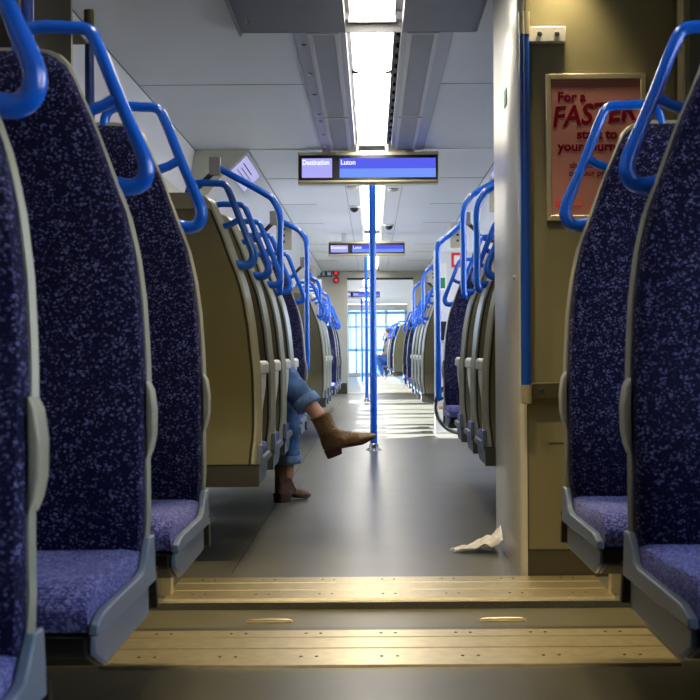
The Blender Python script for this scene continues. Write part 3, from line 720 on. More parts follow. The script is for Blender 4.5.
# ---- draught screen right with its signs
r = empty('draught_screen', (0.60, 13.34, 0), 0, 'pale panel screen behind the blue hoop rail', 'screen panel')
MB().box(0.0, XR-0.60, 0.0, 0.03, 0.0, 1.75).build('panel', M['ceil'], r, bevel=0.005)
o = MB().box(-0.045, 0.045, -0.003, 0, -0.13, 0.13); o.box(-0.028, 0.028, -0.0045, -0.003, -0.11, -0.01, M['green']); o = o.build('notice', M['white'], smooth=False); o.location = (0.68, 13.34, 1.50); tag(o, 'white notice with green marks beside the blue hoop rail', 'notice')
o = MB().box(-0.05, 0.05, -0.003, 0, -0.07, 0.07, M['red']); o.box(-0.025, 0.03, -0.0045, -0.003, -0.045, 0.045, M['white']); o = o.build('notice', M['red'], smooth=False); o.location = (0.82, 13.34, 1.66); tag(o, 'small red and white sign above the right seats', 'notice')
o = MB().box(-0.05, 0.05, -0.03, 0, -0.09, 0.09).build('intercom', M['dark'], bevel=0.006); o.location = (0.68, 13.34, 0.98); tag(o, 'black rectangular box on the pale panel beside the blue hoop rail', 'intercom')

# ---- bulkhead at the end of the coach
b = MB(); b.box(XL, -0.455, 26.0, 26.35, 0.0, 2.45); b.box(0.78, XR, 26.0, 26.35, 0.0, 2.45); b.box(-0.455, 0.78, 26.0, 26.35, 2.17, 2.45)
struct(b.build('wall_end', M['wall'], bevel=0.01), 'cream bulkhead with opening into the next coach')
struct(MB().box(-0.47, 0.78, 25.99, 26.36, 2.15, 2.172).build('trim_6', M['seam'], smooth=False))
struct(MB().box(-0.47, 0.78, 25.9, 26.4, 0.0, 0.008).build('trim_7', M['alu'], smooth=False))
b = MB(); b.box(XL, -0.472, 25.985, 26.0, 0, 0.20); struct(b.build('trim_8', M['kick'], smooth=False))
# signs on the bulkhead
r = empty('information_sign', (-0.83, 25.98, 2.27), 0, 'dark blue pictogram sign on the end bulkhead at left', 'sign')
b = MB(); b.box(-0.20, 0.10, -0.01, 0.015, -0.075, 0.075); b.build('sign_board', mat('sign_board_blue', (0.03,0.08,0.14), 0.4), r, bevel=0.003)
b = MB()
for x in (-0.15, -0.07): b.lathe([(0.018,-0.012),(0.018,-0.010)], (x,0,0.045), 12, M['white'], 'y'); b.prism([(x-0.025,-0.055),(x+0.025,-0.055),(x+0.015,0.02),(x-0.015,0.02)], -0.0125, -0.010, 'y')
b.prism([(0.0,-0.045),(0.07,-0.045),(0.07,0.03),(0.045,0.0),(0.0,0.03)], -0.0125, -0.010, 'y'); b.build('pictogram', M['white'], r, smooth=False)
for z, lab in ((2.27, 'upper of the two round red lamps on the bulkhead'), (2.13, 'lower of the two round red lamps on the bulkhead')):
    r = empty('warning_lamp', (-0.665, 25.97, z), 0, lab, 'lamp', 'red bulkhead lamps')
    MB().lathe([(0.058,0.03),(0.058,0.0),(0.045,-0.01)], n=20, axis='y').build('rim', M['dark'], r)
    MB().lathe([(0.040,0.0),(0.036,-0.014),(0.0,-0.02)], n=20, axis='y').build('lens', mat('red_lens', (0.7,0.02,0.04), 0.2, emis=(0.9,0.03,0.06), estr=0.4), r)
# white notice with red mark on a left partition
r = empty('notice', (-0.66, 15.2, 1.42), 0, 'white notice with red symbol among the blue rails at left', 'notice')
MB().box(-0.11, 0.11, 0, 0.012, -0.16, 0.16).build('notice_board', M['white'], r, bevel=0.003)
b = MB(); b.lathe([(0.04,-0.002),(0.04,0.0)], (-0.06,0,0.06), 14, M['red'], 'y'); b.box(-0.09,0.09,-0.002,0.0,-0.13,-0.115,M['red'])
for k in range(4): b.box(0.01, 0.09, -0.002, 0.0, 0.09-k*0.03, 0.10-k*0.03, M['grey'])
b.build('printing', M['red'], r, smooth=False)
b = MB(); b.box(-0.03, 0.03, 0.012, 0.03, -0.16, -0.0); b.box(XL+0.66, 0.0, 0.014, 0.028, -0.03, 0.0); b.build('holder_arm', M['lgrey'], r, smooth=False)

# ---- the next coach
def sh(y): return -0.018*(y-26)
b = MB()
for s, x in ((-1, XL), (1, XR)):
    a, c = min(x, x+0.07*s), max(x, x+0.07*s)
    b.add([(a,26.35,0),(c,26.35,0),(c+sh(44),44,0),(a+sh(44),44,0),(a,26.35,0.88),(c,26.35,0.88),(c+sh(44),44,0.88),(a+sh(44),44,0.88)], [(0,1,2,3),(4,5,6,7),(0,1,5,4),(1,2,6,5),(2,3,7,6),(3,0,4,7)])
    b.add([(a,26.35,1.8),(c,26.35,1.8),(c+sh(44),44,1.8),(a+sh(44),44,1.8),(a,26.35,2.4),(c,26.35,2.4),(c+sh(44),44,2.4),(a+sh(44),44,2.4)], [(0,1,2,3),(4,5,6,7),(0,1,5,4),(1,2,6,5),(2,3,7,6),(3,0,4,7)])
    for y in (26.35, 29.5, 32.5, 35.5, 38.5, 41.5, 43.7):
        b.box(a+sh(y), c+sh(y), y, y+0.3, 0.88, 1.8)
struct(b.build('wall_next_coach', M['wall'], smooth=False))
b = MB(); b.box(XL-0.4, XR, 26.35, 44.0, 2.30, 2.34); struct(b.build('ceiling', M['ceil2'], smooth=False), 'white ceiling of the next coach')
for s, x in ((-1, XL), (1, XR)):
    for k, (ya, yb) in enumerate(((26.65,29.5),(29.8,32.5),(32.8,35.5),(35.8,38.5),(38.8,41.5),(41.8,43.7))):
        win_id[0] += 1
        xm = x+0.035*s+sh((ya+yb)/2)
        struct(MB().add([(xm+sh(ya)-sh((ya+yb)/2),ya,0.88),(xm+sh(yb)-sh((ya+yb)/2),yb,0.88),(xm+sh(yb)-sh((ya+yb)/2),yb,1.8),(xm+sh(ya)-sh((ya+yb)/2),ya,1.8)], [(0,1,2,3)]).build('window_%d' % win_id[0], M['glass'], smooth=False))
strip_light(27.0, 31.5, 'glowing light panel in the ceiling of the next coach, nearer one', 2.29, -0.18, 0.02)
strip_light(33.0, 40.0, 'glowing light panel in the ceiling of the next coach, farther one', 2.29, -0.28, -0.08)
screen(31.5, -0.27, 2.00, 2.18, 0.92, 'tiny destination screen in the next coach')
floor_pole(-0.24, 33.2, 2.295, 0.024, 'farthest thin blue pole in the next coach, before the glazed end')
# glazed end with blue frames
XA, XB = XL+sh(44)+0.07, XR+sh(44)
r = empty('glazed_end_screen', (0, 43.9, 0), 0, 'pale glazed end screen with blue bars at the far end of the train', 'glazed screen')
b = MB(); b.box(XA, XB, 0.0, 0.05, 0.0, 0.12); b.box(XA, XB, 0, 0.05, 2.1, 2.29)
for x in (XA, -0.80, 0.42, XB-0.08): b.box(x, x+0.08, 0, 0.05, 0.12, 2.1)
b.build('frame', M['lgrey'], r, smooth=False)
MB().box(XA, XB, 0.02, 0.028, 0.12, 2.1).build('pane', M['endglass'], r, smooth=False)
b = MB(); b.box(XA, XB, -0.02, 0.0, 0.80, 0.88); b.box(XA, XB, -0.02, 0.0, 1.98, 2.06); b.box(-0.52,-0.48,-0.02,0.0,0.12,2.0); b.box(-0.34,-0.30,-0.02,0,0.12,2.0); b.box(XA, XB, -0.018, 0.0, 1.55, 1.60); b.box(-0.70,-0.68,-0.018,0.0,0.88,1.98); b.build('blue_bars', mat('pale_blue_paint', (0.12,0.33,0.62), 0.4), r, smooth=False)

# ---- outside: ground and an unseen canopy added to keep sun off the near coach
M['platform'] = mat('platform_concrete', (0.30, 0.29, 0.27), 0.85, noise=0.15, nscale=2)
struct(MB().box(-60, 60, -40, 110, -1.3, -1.1).build('ground', M['ground'], smooth=False))
struct(MB().box(-9, XL-0.35, -12, 60, -1.1, -0.05).build('platform', M['platform'], smooth=False))
b = MB(); b.box(-8.5, XL-0.3, -8, 12.25, 3.2, 3.4)
for y in (-6, -1, 4, 9): b.box(-5.25, -5.0, y, y+0.25, -0.05, 3.2)
b.box(-8.5, -8.3, -8, 12.0, -0.05, 3.2)
struct(b.build('sun_blocker', M['platform'], smooth=False))
b = MB(); b.box(5.9, 6.2, -8, 10.0, -1.1, 3.6); struct(b.build('retaining_wall', M['platform'], smooth=False))

# ------------------------------------------------------------------ boots
def boot_rings(sc=1.0):
    # toe along +x, ground at z=0, shaft up; rings (centre, half-length a, half-width b, normal dir)
    R = []
    def ring(cx, cz, a, b, ang, sq=1.0, n=18):
        out = []; ux, uz = math.cos(ang), math.sin(ang)
        for k in range(n):
            t = 2*PI*k/n
            p, q = a*math.cos(t), b*math.sin(t)
            out.append(((cx+p*ux)*sc, q*sc, (cz+p*uz)*sc))
        return out
    for (fx, fz, bx_, bz, w_) in ((.060,.232,-.046,.228,.040),(.060,.222,-.048,.218,.043),(.058,.19,-.046,.19,.042),(.057,.158,-.044,.150,.040),(.061,.134,-.045,.115,.038),(.073,.116,-.050,.082,.037),
            (.090,.103,-.052,.052,.036),(.108,.093,-.042,.036,.037),(.130,.082,.02,.032,.039),(.152,.069,.085,.014,.042),(.176,.055,.145,.006,.043),(.200,.042,.19,.007,.037),(.221,.030,.217,.011,.024),(.232,.021,.230,.016,.008)):
        R.append(ring((fx+bx_)/2, (fz+bz)/2, math.hypot(fx-bx_, fz-bz)/2, w_, math.atan2(fz-bz, fx-bx_)))
    return R
def make_boot(name, m, loc, rot, label):
    r = empty(name, loc, 0, label, 'boot', 'leather ankle boots'); r.rotation_euler = rot
    u = MB(); u.rings(boot_rings()); 
    o = u.build('upper', m, r, angle=80)
    md = o.modifiers.new('sub', 'SUBSURF'); md.levels = 1; md.render_levels = 2
    # heel counter
    outline = [(-0.050,0.0),(-0.044,-0.026),(-0.02,-0.034),(0.04,-0.030),(0.10,-0.038),(0.15,-0.040),(0.195,-0.030),(0.220,-0.014),(0.229,0.0),(0.220,0.014),(0.195,0.030),(0.15,0.040),(0.10,0.038),(0.04,0.030),(-0.02,0.034),(-0.044,0.026)]
    rr = []
    for lev in (0, 1):
        rr.append([(x, y, (0.040 if x < 0.045 else max(0.006, 0.040-(x-0.045)*0.35) if x < 0.14 else 0.006+max(0,(x-0.17))*0.12)+lev*0.009) for x, y in outline])
    MB().rings(rr).build('sole', M['sole'], r)
    b = MB(); b.rings([[(x*0.93-0.001, y*0.92, 0.0) for x, y in [(-0.050,0.0),(-0.044,-0.026),(-0.02,-0.034),(0.036,-0.031),(0.036,0.031),(-0.02,0.034),(-0.044,0.026)]], [(x, y, 0.042) for x, y in [(-0.050,0.0),(-0.044,-0.026),(-0.02,-0.034),(0.046,-0.031),(0.046,0.031),(-0.02,0.034),(-0.044,0.026)]]])
    b.build('heel', M['sole'], r, bevel=0.003)
    b = MB(); b.tube([(0.004,-0.0425,0.222),(0.005,-0.0425,0.19),(0.008,-0.0395,0.155),(0.018,-0.0375,0.125),(0.035,-0.037,0.095),(0.055,-0.038,0.070),(0.066,-0.0385,0.05)], 0.0022, 6); b.build('zip', M['sole'], r)
    b = MB(); b.tube([(0.056,0,0.224),(0.070,0.004,0.235),(0.082,0,0.232),(0.073,-0.005,0.222),(0.058,-0.004,0.215)], 0.0022, 6); b.build('pull_tab', m, r)
    b = MB(); b.tube([(0.056*math.cos(t)+0.006, 0.0435*math.sin(t), 0.222+0.003*math.cos(t)) for t in [2*PI*k/24 for k in range(24)]], 0.003, 6, closed=True); b.build('collar', m, r)
    return r
# ------------------------------------------------------------------ people
def skin_body(name, verts, edges, m, parent=None, root=0, sub=2):
    me = bpy.data.meshes.new(name); me.from_pydata([v[0] for v in verts], edges, []); me.materials.append(m)
    o = bpy.data.objects.new(name, me); COL.objects.link(o)
    if parent: o.parent = parent
    s = o.modifiers.new('skin', 'SKIN'); s.use_smooth_shade = True
    if not me.skin_vertices: me.skin_vertices.new() if hasattr(me.skin_vertices, 'new') else None
    lay = me.skin_vertices[0].data
    for i, v in enumerate(verts):
        r = v[1]; lay[i].radius = r if isinstance(r, tuple) else (r, r)
        lay[i].use_root = (i == root)
    ss = o.modifiers.new('sub', 'SUBSURF'); ss.levels = sub-1; ss.render_levels = sub
    return o
def head(parent, c, R, face_dir, m_skin, m_hair):
    """head centred at c, radius R, looking along face_dir (angle about z)"""
    h = empty('head_pivot') if False else None
    b = MB(); n = 20
    rings = []
    prof = [(-1.15,0.30),(-1.05,0.42),(-0.85,0.60),(-0.55,0.74),(-0.2,0.82),(0.2,0.86),(0.6,0.80),(0.9,0.60),(1.08,0.32),(1.14,0.05)]
    cd, sd = math.cos(face_dir), math.sin(face_dir)
    def T(f, l, u): return (c[0]+R*(f*cd-l*sd), c[1]+R*(f*sd+l*cd), c[2]+R*u)
    for u, r in prof:
        ring = []
        for k in range(n):
            t = 2*PI*k/n; f = math.cos(t)*r*1.12; l = math.sin(t)*r*0.9
            if u < -0.4 and f < 0: f *= 0.75
            ring.append(T(f, l, u))
        rings.append(ring)
    b.rings(rings)
    b.rings([[T(0.80+0.05,-0.05,0.15),T(0.80+0.05,0.05,0.15),T(0.7,0.0,0.18)],[T(1.12,-0.10,-0.22),T(1.12,0.10,-0.22),T(0.8,0.0,-0.25)]])
    for s in (-1, 1): b.rings([[T(0.02+0.12*math.cos(t), s*(0.76+0.06), -0.05+0.2*math.sin(t)) for t in [2*PI*k/8 for k in range(8)]], [T(-0.02+0.14*math.cos(t), s*(0.76+0.16), -0.03+0.22*math.sin(t)) for t in [2*PI*k/8 for k in range(8)]]])
    hd = b.build('head', m_skin, parent, angle=80)
    e = MB()
    for s in (-1, 1): e.lathe([(0.0,-0.09*R),(0.07*R,-0.05*R),(0.09*R,0.0),(0.07*R,0.05*R),(0.0,0.09*R)], T(0.84, s*0.32, 0.08), 10)
    e.build('eyes', M['dark'], hd)
    mo = MB(); mo.tube([T(0.80,-0.22,-0.52),T(0.88,0,-0.54),T(0.80,0.22,-0.52)], 0.05*R, 6); mo.build('mouth', M['maroon'], hd)
    b = MB(); rings = []
    for u, r, cut in ((-0.9,0.66,-0.25),(-0.5,0.84,-0.1),(0.0,0.93,0.05),(0.4,0.96,0.45),(0.7,0.90,0.9),(0.95,0.70,0.9),(1.15,0.40,0.5),(1.22,0.05,0.1)):
        ring = []
        for k in range(n):
            t = 2*PI*k/n; f = min(math.cos(t)*r*1.17, cut*1.0); ring.append(T(f, math.sin(t)*r*0.98, u+0.03))
        rings.append(ring)
    b.rings(rings); b.build('hair', m_hair, parent, angle=80)
def hand(parent, wrist, dirv, down, R=1.0, side=1):
    w = Vector(wrist); f = Vector(dirv).normalized(); d = Vector(down).normalized(); l = f.cross(d).normalized()*side
    P = lambda a, b_, c_: tuple(w+(f*a+l*b_+d*c_)*R)
    V = [(P(0,0,0),(0.024,0.017)), (P(0.05,0,0.0),(0.036,0.014)), (P(0.085,0,0.004),(0.036,0.012))]; E = [(0,1),(1,2)]
    o = skin_body('hand', V, E, M['skin'], parent, 0, 2)
    for off, ln in ((-0.027,0.062),(-0.009,0.072),(0.009,0.068),(0.027,0.052)):
        V = [(P(0.075,off,0.004),0.0095),(P(0.095+ln*0.2,off*1.1,0.006),0.009),(P(0.085+ln*0.75,off*1.15,0.022),0.0085),(P(0.085+ln*0.95,off*1.15,0.045),0.0075)]
        skin_body('finger', V, [(0,1),(1,2),(2,3)], M['skin'], o, 0, 1)
    V = [(P(0.02,-0.02,0.004),0.011),(P(0.045,-0.050,0.01),0.0105),(P(0.072,-0.060,0.02),0.009)]
    skin_body('thumb', V, [(0,1),(1,2)], M['skin'], o, 0, 1)

# passenger 1: seated on the left in the third tan backed seat, legs out in the aisle
p = empty('person', (-0.62, 7.0, 0), 0, 'seated person in rolled blue jeans, legs crossed, sticking out into the aisle from the left', 'person')
def L(v): return (v[0]+0.62, v[1]-7.0, v[2])
# bare shins (one continuous body under the clothes: pelvis, torso, legs)
BV = [(L((-0.68,6.88,0.54)),(0.13,0.11)),            #0 pelvis
      (L((-0.68,6.82,0.72)),(0.14,0.10)),            #1 waist
      (L((-0.70,6.80,0.92)),(0.13,0.10)),            #2 chest
      (L((-0.68,6.81,1.04)),(0.07,0.06)),            #3 neck base
      (L((-0.68,6.83,1.10)),(0.050,0.050)),          #4 neck
      (L((-0.60,6.95,0.58)),(0.085,0.085)), (L((-0.465,7.13,0.68)),(0.055,0.055)), (L((-0.365,7.09,0.56)),(0.052,0.052)), (L((-0.285,7.05,0.475)),(0.040,0.040)), (L((-0.235,7.04,0.40)),(0.034,0.034)),
      (L((-0.62,7.02,0.52)),(0.085,0.085)), (L((-0.46,7.22,0.525)),(0.065,0.065)), (L((-0.45,7.22,0.32)),(0.052,0.052)), (L((-0.442,7.22,0.19)),(0.034,0.034)), (L((-0.440,7.22,0.12)),(0.032,0.032)),
      (L((-0.86,6.82,0.98)),(0.055,0.055)), (L((-0.92,6.92,0.76)),(0.042,0.042)), (L((-0.78,7.10,0.68)),(0.028,0.028)),
      (L((-0.56,6.82,0.98)),(0.052,0.052)), (L((-0.55,6.90,0.78)),(0.042,0.042)), (L((-0.62,7.04,0.70)),(0.028,0.028))]
BE = [(0,1),(1,2),(2,3),(3,4),(0,5),(5,6),(6,7),(7,8),(8,9),(0,10),(10,11),(11,12),(12,13),(13,14),(2,15),(15,16),(16,17),(2,18),(18,19),(19,20)]
skin_body('body', BV, BE, M['skin'], p)
# jeans as tapered sleeves over the legs
def sleeve(path, rad, m, nm, parent, n=20, folds=0.004):
    path = [Vector(q) for q in path]
    pth = smooth_path(path, 6); out = []
    rs = []
    for i in range(len(path)-1):
        for k in range(6): rs.append(rad[i]+(rad[i+1]-rad[i])*k/6)
    rs.append(rad[-1]); rs = [r+folds*math.sin(i*1.9)*math.cos(i*0.7) for i, r in enumerate(rs)]
    b = MB(); b.tube(pth, rs, n); return b.build(nm, m, parent, angle=80)
sleeve([L((-0.70,6.86,0.53)),L((-0.58,6.98,0.62)),L((-0.475,7.13,0.675)),L((-0.43,7.12,0.625)),L((-0.375,7.09,0.565)),L((-0.325,7.07,0.510))], [0.12,0.095,0.070,0.069,0.065,0.064], M['denim'], 'jeans_leg', p)
sleeve([L((-0.70,6.90,0.52)),L((-0.60,7.04,0.52)),L((-0.47,7.20,0.52)),L((-0.452,7.22,0.40)),L((-0.447,7.22,0.29)),L((-0.443,7.22,0.235))], [0.12,0.095,0.078,0.072,0.066,0.064], M['denim'], 'jeans_leg', p)
def hem(c, axis, r, ln):
    c = Vector(c); a = Vector(axis).normalized()
    MB().tube([c, c+a*ln*0.05, c+a*ln*0.5, c+a*ln*0.95, c+a*ln], [r*0.9, r, r*1.03, r, r*0.9], 22).build('jeans_hem', M['denim_hem'], p, angle=80)
hem(L((-0.352,7.08,0.545)), (0.055,-0.02,-0.070), 0.070, 0.055)
hem(L((-0.443,7.22,0.245)), (0.0,0,-1), 0.070, 0.045)
sleeve([L((-0.69,6.87,0.56)),L((-0.70,6.82,0.74)),L((-0.71,6.80,0.93)),L((-0.69,6.81,1.04))], [0.16,0.15,0.155,0.075], M['jumper'], 'jumper', p)
for S in ((( -0.68,6.81,0.99),(-0.86,6.82,0.98),(-0.92,6.92,0.76),(-0.80,7.08,0.685)), ((-0.70,6.81,0.99),(-0.56,6.82,0.98),(-0.55,6.90,0.78),(-0.61,7.03,0.705))):
    sleeve([L(q) for q in S], [0.08,0.070,0.056,0.042], M['jumper'], 'sleeve', p)
hand(p, L((-0.79,7.09,0.683)), (0.5,0.8,-0.2), (0,0,-1)); hand(p, L((-0.615,7.04,0.702)), (-0.3,0.9,-0.1), (0,0,-1), side=-1)
head(p, L((-0.68,6.86,1.20)), 0.105, PI/2, M['skin'], M['hair'])
make_boot('ankle_boot', M['leather2'], (-0.472, 7.22, 0.001), (0, 0, math.radians(55)), 'brown leather ankle boot standing on the floor')
# raised boot: shaft tilted, toe pointing right and slightly up
bt = make_boot('ankle_boot', M['leather'], (0, 0, 0), (0, 0, 0), 'tan leather ankle boot with zip, raised in the aisle with its toe near the pole')
Rm = Matrix.Rotation(math.radians(-22), 4, 'Y') @ Matrix.Rotation(math.radians(8), 4, 'X')
ank = Vector((-0.255, 7.04, 0.440))
bt.matrix_world = Matrix.Translation(ank - (Rm @ Vector((0.006, 0, 0.20)))) @ Rm

# passenger 2 far away on the right in the next coach
p2 = empty('person', (0.42, 36.53, 0), 0, 'distant seated person in bright blue jeans and brown coat in the next coach', 'person')
def L2(v): return (v[0]-0.42, v[1]-36.2, v[2])
BV = [(L2((0.50,36.2,0.55)),(0.14,0.12)),(L2((0.50,36.2,0.75)),(0.14,0.11)),(L2((0.48,36.2,0.96)),(0.16,0.11)),(L2((0.47,36.2,1.08)),(0.065,0.065)),(L2((0.46,36.2,1.14)),(0.05,0.05)),
      (L2((0.40,36.1,0.58)),(0.09,0.09)),(L2((0.12,36.0,0.62)),(0.07,0.07)),(L2((0.20,36.0,0.32)),(0.055,0.055)),(L2((0.28,36.0,0.12)),(0.036,0.036)),
      (L2((0.40,36.3,0.54)),(0.09,0.09)),(L2((0.18,36.35,0.52)),(0.07,0.07)),(L2((0.34,36.35,0.30)),(0.055,0.055)),(L2((0.36,36.35,0.10)),(0.036,0.036)),
      (L2((0.48,35.98,1.0)),(0.055,0.055)),(L2((0.42,35.92,0.78)),(0.042,0.042)),(L2((0.26,36.0,0.70)),(0.028,0.028)),
      (L2((0.48,36.42,1.0)),(0.055,0.055)),(L2((0.44,36.46,0.78)),(0.042,0.042)),(L2((0.26,36.35,0.68)),(0.028,0.028)),
      (L2((0.20,35.98,0.05)),(0.03,0.022)),(L2((0.26,36.34,0.04)),(0.03,0.022))]
BE = [(0,1),(1,2),(2,3),(3,4),(0,5),(5,6),(6,7),(7,8),(0,9),(9,10),(10,11),(11,12),(2,13),(13,14),(14,15),(2,16),(16,17),(17,18),(8,19),(12,20)]
skin_body('body', BV, BE, M['skin'], p2)
sleeve([L2((0.5,36.15,0.54)),L2((0.36,36.1,0.59)),L2((0.13,36.0,0.62)),L2((0.16,36.0,0.46)),L2((0.20,36.0,0.32)),L2((0.26,36.0,0.18))], [0.13,0.10,0.085,0.08,0.072,0.064], M['denim2'], 'jeans_leg', p2)
sleeve([L2((0.5,36.25,0.54)),L2((0.36,36.3,0.54)),L2((0.19,36.35,0.52)),L2((0.26,36.35,0.40)),L2((0.33,36.35,0.30)),L2((0.355,36.35,0.16))], [0.13,0.10,0.085,0.08,0.072,0.064], M['denim2'], 'jeans_leg', p2)
sleeve([L2((0.5,36.2,0.52)),L2((0.50,36.2,0.75)),L2((0.48,36.2,0.96)),L2((0.47,36.2,1.08))], [0.18,0.165,0.18,0.08], M['coatcloth'], 'coat', p2)
for S in (((0.48,36.1,1.02),(0.48,35.98,1.0),(0.42,35.92,0.78),(0.28,35.99,0.705)), ((0.48,36.3,1.02),(0.48,36.42,1.0),(0.44,36.46,0.78),(0.28,36.35,0.69))):
    sleeve([L2(q) for q in S], [0.09,0.075,0.06,0.045], M['coatcloth'], 'coat_sleeve', p2)
hand(p2, L2((0.27,36.0,0.70)), (-1,0,-0.1), (0,0,-1)); hand(p2, L2((0.27,36.35,0.69)), (-1,0,-0.1), (0,0,-1), side=-1)
head(p2, L2((0.45,36.2,1.25)), 0.108, PI, M['skin'], M['hair'])


# ------------------------------------------------------------------ bicycle parked in the first vestibule
r = empty('bicycle', (0.855, 12.9, 0), 0, 'parked bicycle mostly hidden by the right seats, front wheel with orange reflector showing', 'bicycle')
r.scale = (0.77, -0.77, 0.77)
def wheel(c, axis):
    w = empty('wheel'); w.parent = r; w.location = c; w.rotation_euler = (0, 0, 0 if axis == 'y' else PI/2)
    N = 40
    cir = lambda R_, y=0.0: [(R_*math.cos(2*PI*k/N), y, R_*math.sin(2*PI*k/N)) for k in range(N)]
    MB().tube(cir(0.325), 0.015, 8, closed=True).build('tyre', M['seam'], w, angle=80)
    MB().tube(cir(0.30), 0.010, 6, closed=True).build('rim', M['steel'], w, angle=80)
    b = MB()
    for k in range(20):
        a = 2*PI*k/20; b.tube([(0.02*math.cos(a+0.8), 0.02*(-1)**k, 0.02*math.sin(a+0.8)), (0.295*math.cos(a), 0, 0.295*math.sin(a))], 0.0012, 4)
    b.tube([(0,-0.05,0),(0,0.05,0)], 0.02, 12); b.build('spokes', M['steel'], w)
    for a in (math.radians(183), math.radians(60)):
        q = MB(); q.box(-0.028, 0.028, -0.012, 0.012, -0.018, 0.018); oo = q.build('reflector', M['orange'], w, bevel=0.003); oo.location = (0.25*math.cos(a), -0.016, 0.25*math.sin(a))
wheel((-0.03, 0, 0.343), 'y')
wheel((0.27, 0.95, 0.343), 'x')
b = MB(); 
hd = Vector((0.03,0.12,0.86)); bb_ = Vector((0.20,0.55,0.30)); st = Vector((0.24,0.72,0.82)); rw = Vector((0.27,0.95,0.343)); fh = Vector((0.03,0.14,0.72))
b.tube([hd, fh], 0.02, 10); b.tube([fh, bb_], 0.019, 10); b.tube([hd, st], 0.016, 10); b.tube([st, bb_], 0.016, 10); b.tube([st+Vector((0.05,0,0)), rw+Vector((0.05,0,0))], 0.009, 8); b.tube([bb_+Vector((0.04,0,0)), rw+Vector((0.05,0,0))], 0.009, 8); b.tube([st, st+Vector((0.01,0.05,0.14))], 0.013, 8)
b.build('frame', M['dark'], r)
b = MB(); b.tube([fh, fh+Vector((-0.03,-0.06,-0.02)), Vector((-0.03,-0.055,0.55)), Vector((-0.03,-0.055,0.343))], 0.012, 8); b.tube([fh, fh+Vector((-0.03,0.0,-0.03)), Vector((-0.03,0.055,0.55)), Vector((-0.03,0.055,0.343))], 0.012, 8); b.build('fork', M['dark'], r)
b = MB(); b.tube([hd, hd+Vector((-0.01,-0.03,0.10))], 0.014, 8); b.tube(smooth_path([hd+Vector((0.27,-0.0,0.12)), hd+Vector((0.08,-0.04,0.10)), hd+Vector((-0.10,-0.04,0.10)), hd+Vector((-0.24,-0.0,0.12))], 3), 0.013, 8); b.build('handlebar', M['seam'], r)
b = MB(); c = st+Vector((0.01,0.06,0.16)); b.rings([[(c.x+sx_*w_, c.y+y_, c.z+z_) for sx_, z_ in ((-1,0),(-0.6,0.025),(0.6,0.025),(1,0),(0.5,-0.02),(-0.5,-0.02))] for y_, w_ in ((-0.14,0.018),(-0.05,0.03),(0.05,0.06),(0.11,0.07),(0.13,0.05)) ]) if False else None
b = MB()
R_ = []
for y_, w_ in ((-0.14,0.018),(-0.05,0.03),(0.05,0.06),(0.11,0.07),(0.13,0.05)):
    R_.append([(c.x+sx_*w_, c.y+y_, c.z+z_) for sx_, z_ in ((-1,0),(-0.6,0.025),(0.6,0.025),(1,0),(0.5,-0.02),(-0.5,-0.02))])
b.rings(R_); b.build('saddle', M['seam'], r)
b = MB(); b.lathe([(0.085,-0.003),(0.085,0.003)], tuple(bb_+Vector((-0.03,0,0))), 24, axis='x'); b.tube([bb_+Vector((-0.04,0,0)), bb_+Vector((-0.05,0.05,-0.16)), bb_+Vector((-0.12,0.05,-0.16))], 0.009, 8); b.tube([bb_+Vector((0.04,0,0)), bb_+Vector((0.05,-0.05,0.16)), bb_+Vector((0.12,-0.05,0.16))], 0.009, 8); b.build('crank', M['steel'], r)
b = MB(); b.box(-0.18, -0.12, -0.035, -0.02, 0.30, 0.37); b.build('red_light', M['red'], r, bevel=0.004)

# ------------------------------------------------------------------ tissue on the floor
def tissue():
    N, Mm = 22, 12; vs = []; fs = []
    rnd = random.Random(3)
    for j in range(Mm+1):
        for i in range(N+1):
            u, v = i/N, j/Mm
            x = 0.31 + 0.20*u + 0.012*math.sin(7*v+3*u)
            w = 0.02 + 0.19*u**0.8
            y = 5.38 + (v-0.5)*w*1.2 + 0.05*u
            crease = abs(math.sin(u*9+v*5))*0.016 + abs(math.sin(v*11-u*4))*0.014 + abs(math.sin((u+v)*15))*0.006
            z = 0.003 + crease*(0.3+u) + 0.055*u**2.2*math.sin(PI*(0.15+0.8*v))
            x = min(x, 0.499)
            vs.append((x, y, z+rnd.random()*0.002))
    for j in range(Mm):
        for i in range(N):
            a = j*(N+1)+i; fs.append((a, a+1, a+N+2, a+N+1))
    o = MB().add(vs, fs).build('tissue', M['paper'], angle=25)
    sd = o.modifiers.new('solid', 'SOLIDIFY'); sd.thickness = 0.0012
    return o
tag(tissue(), 'crumpled white paper tissue on the floor against the partition side', 'tissue')

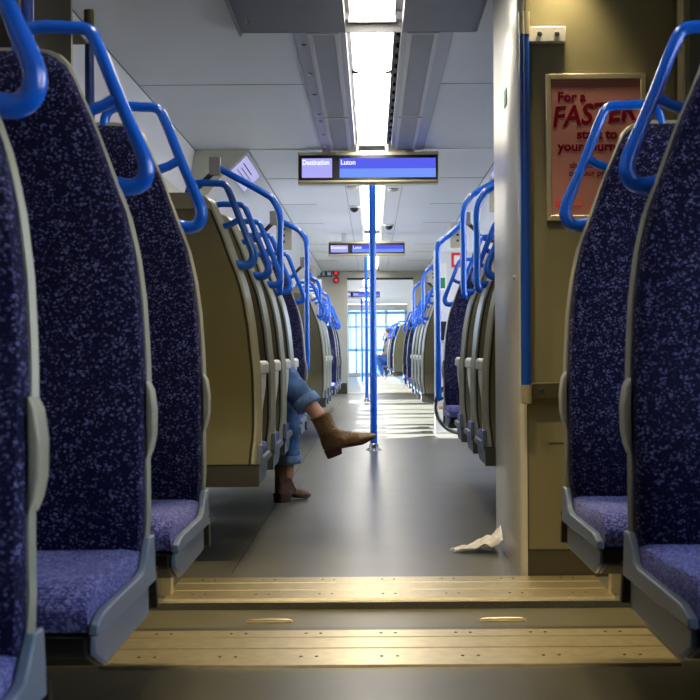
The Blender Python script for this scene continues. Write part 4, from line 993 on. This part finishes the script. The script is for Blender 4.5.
# ------------------------------------------------------------------ lights
def downlight(x, y, z, label, power, col=(1.0, 0.80, 0.46), size=0.05, cone=100):
    r = empty('downlight', (x, y, z), 0, label, 'downlight')
    MB().lathe([(0.052,0.0),(0.052,-0.006),(0.038,-0.008),(0.038,0.0)], n=24).build('ring', M['steel'], r)
    MB().lathe([(0.037,0.0),(0.037,-0.004)], n=24).build('lens', M['light2'], r)
    Lt = bpy.data.lights.new('downlight_beam', 'SPOT'); Lt.energy = power; Lt.color = col; Lt.spot_size = math.radians(cone); Lt.spot_blend = 0.8; Lt.shadow_soft_size = size
    o = bpy.data.objects.new('downlight_beam', Lt); COL.objects.link(o); o.parent = r; o.location = (0, 0, -0.02)
downlight(0.65, 4.70, 2.24, 'round downlight in the gangway ceiling just above the top edge, right', 38, cone=80)
downlight(-0.30, 4.0, 2.262, 'round downlight in the gangway ceiling out of the top edge, left', 75)
downlight(0.30, 4.0, 2.262, 'round downlight in the gangway ceiling out of the top edge, right', 75)
strip_light(2.05, 3.25, 'light panel in the ceiling above the nearest seats')

sun = bpy.data.lights.new('sun', 'SUN'); sun.energy = 42.0; sun.angle = math.radians(0.6); sun.color = (1.0, 0.97, 0.93)
so = bpy.data.objects.new('sun', sun); COL.objects.link(so)
so.rotation_euler = Vector((1.0, 0.03, -0.74)).to_track_quat('-Z', 'Y').to_euler()
w = bpy.data.worlds.new('sky'); SC.world = w; w.use_nodes = True
bg = w.node_tree.nodes['Background']; bg.inputs['Color'].default_value = (0.62, 0.76, 1.0, 1); bg.inputs['Strength'].default_value = 8.0

# ------------------------------------------------------------------ camera
cam = bpy.data.cameras.new('camera'); co = bpy.data.objects.new('camera', cam); COL.objects.link(co)
cam.sensor_width = 36; cam.lens = 1385/700*36; cam.clip_start = 0.05; cam.clip_end = 300
cam.shift_x = -22/700; cam.shift_y = 2/700
co.location = (0, 0, H)
co.rotation_euler = (Matrix.Rotation(PI/2, 3, 'X') @ Matrix.Rotation(math.radians(-0.35), 3, 'Z')).to_euler()
cam.dof.use_dof = True; cam.dof.focus_distance = 7.5; cam.dof.aperture_fstop = 14
SC.camera = co
SC.view_settings.view_transform = 'Standard'; SC.view_settings.look = 'None'; SC.view_settings.gamma = 1; SC.view_settings.exposure = 0.5
SC.cycles.max_bounces = 8; SC.cycles.sample_clamp_indirect = 6
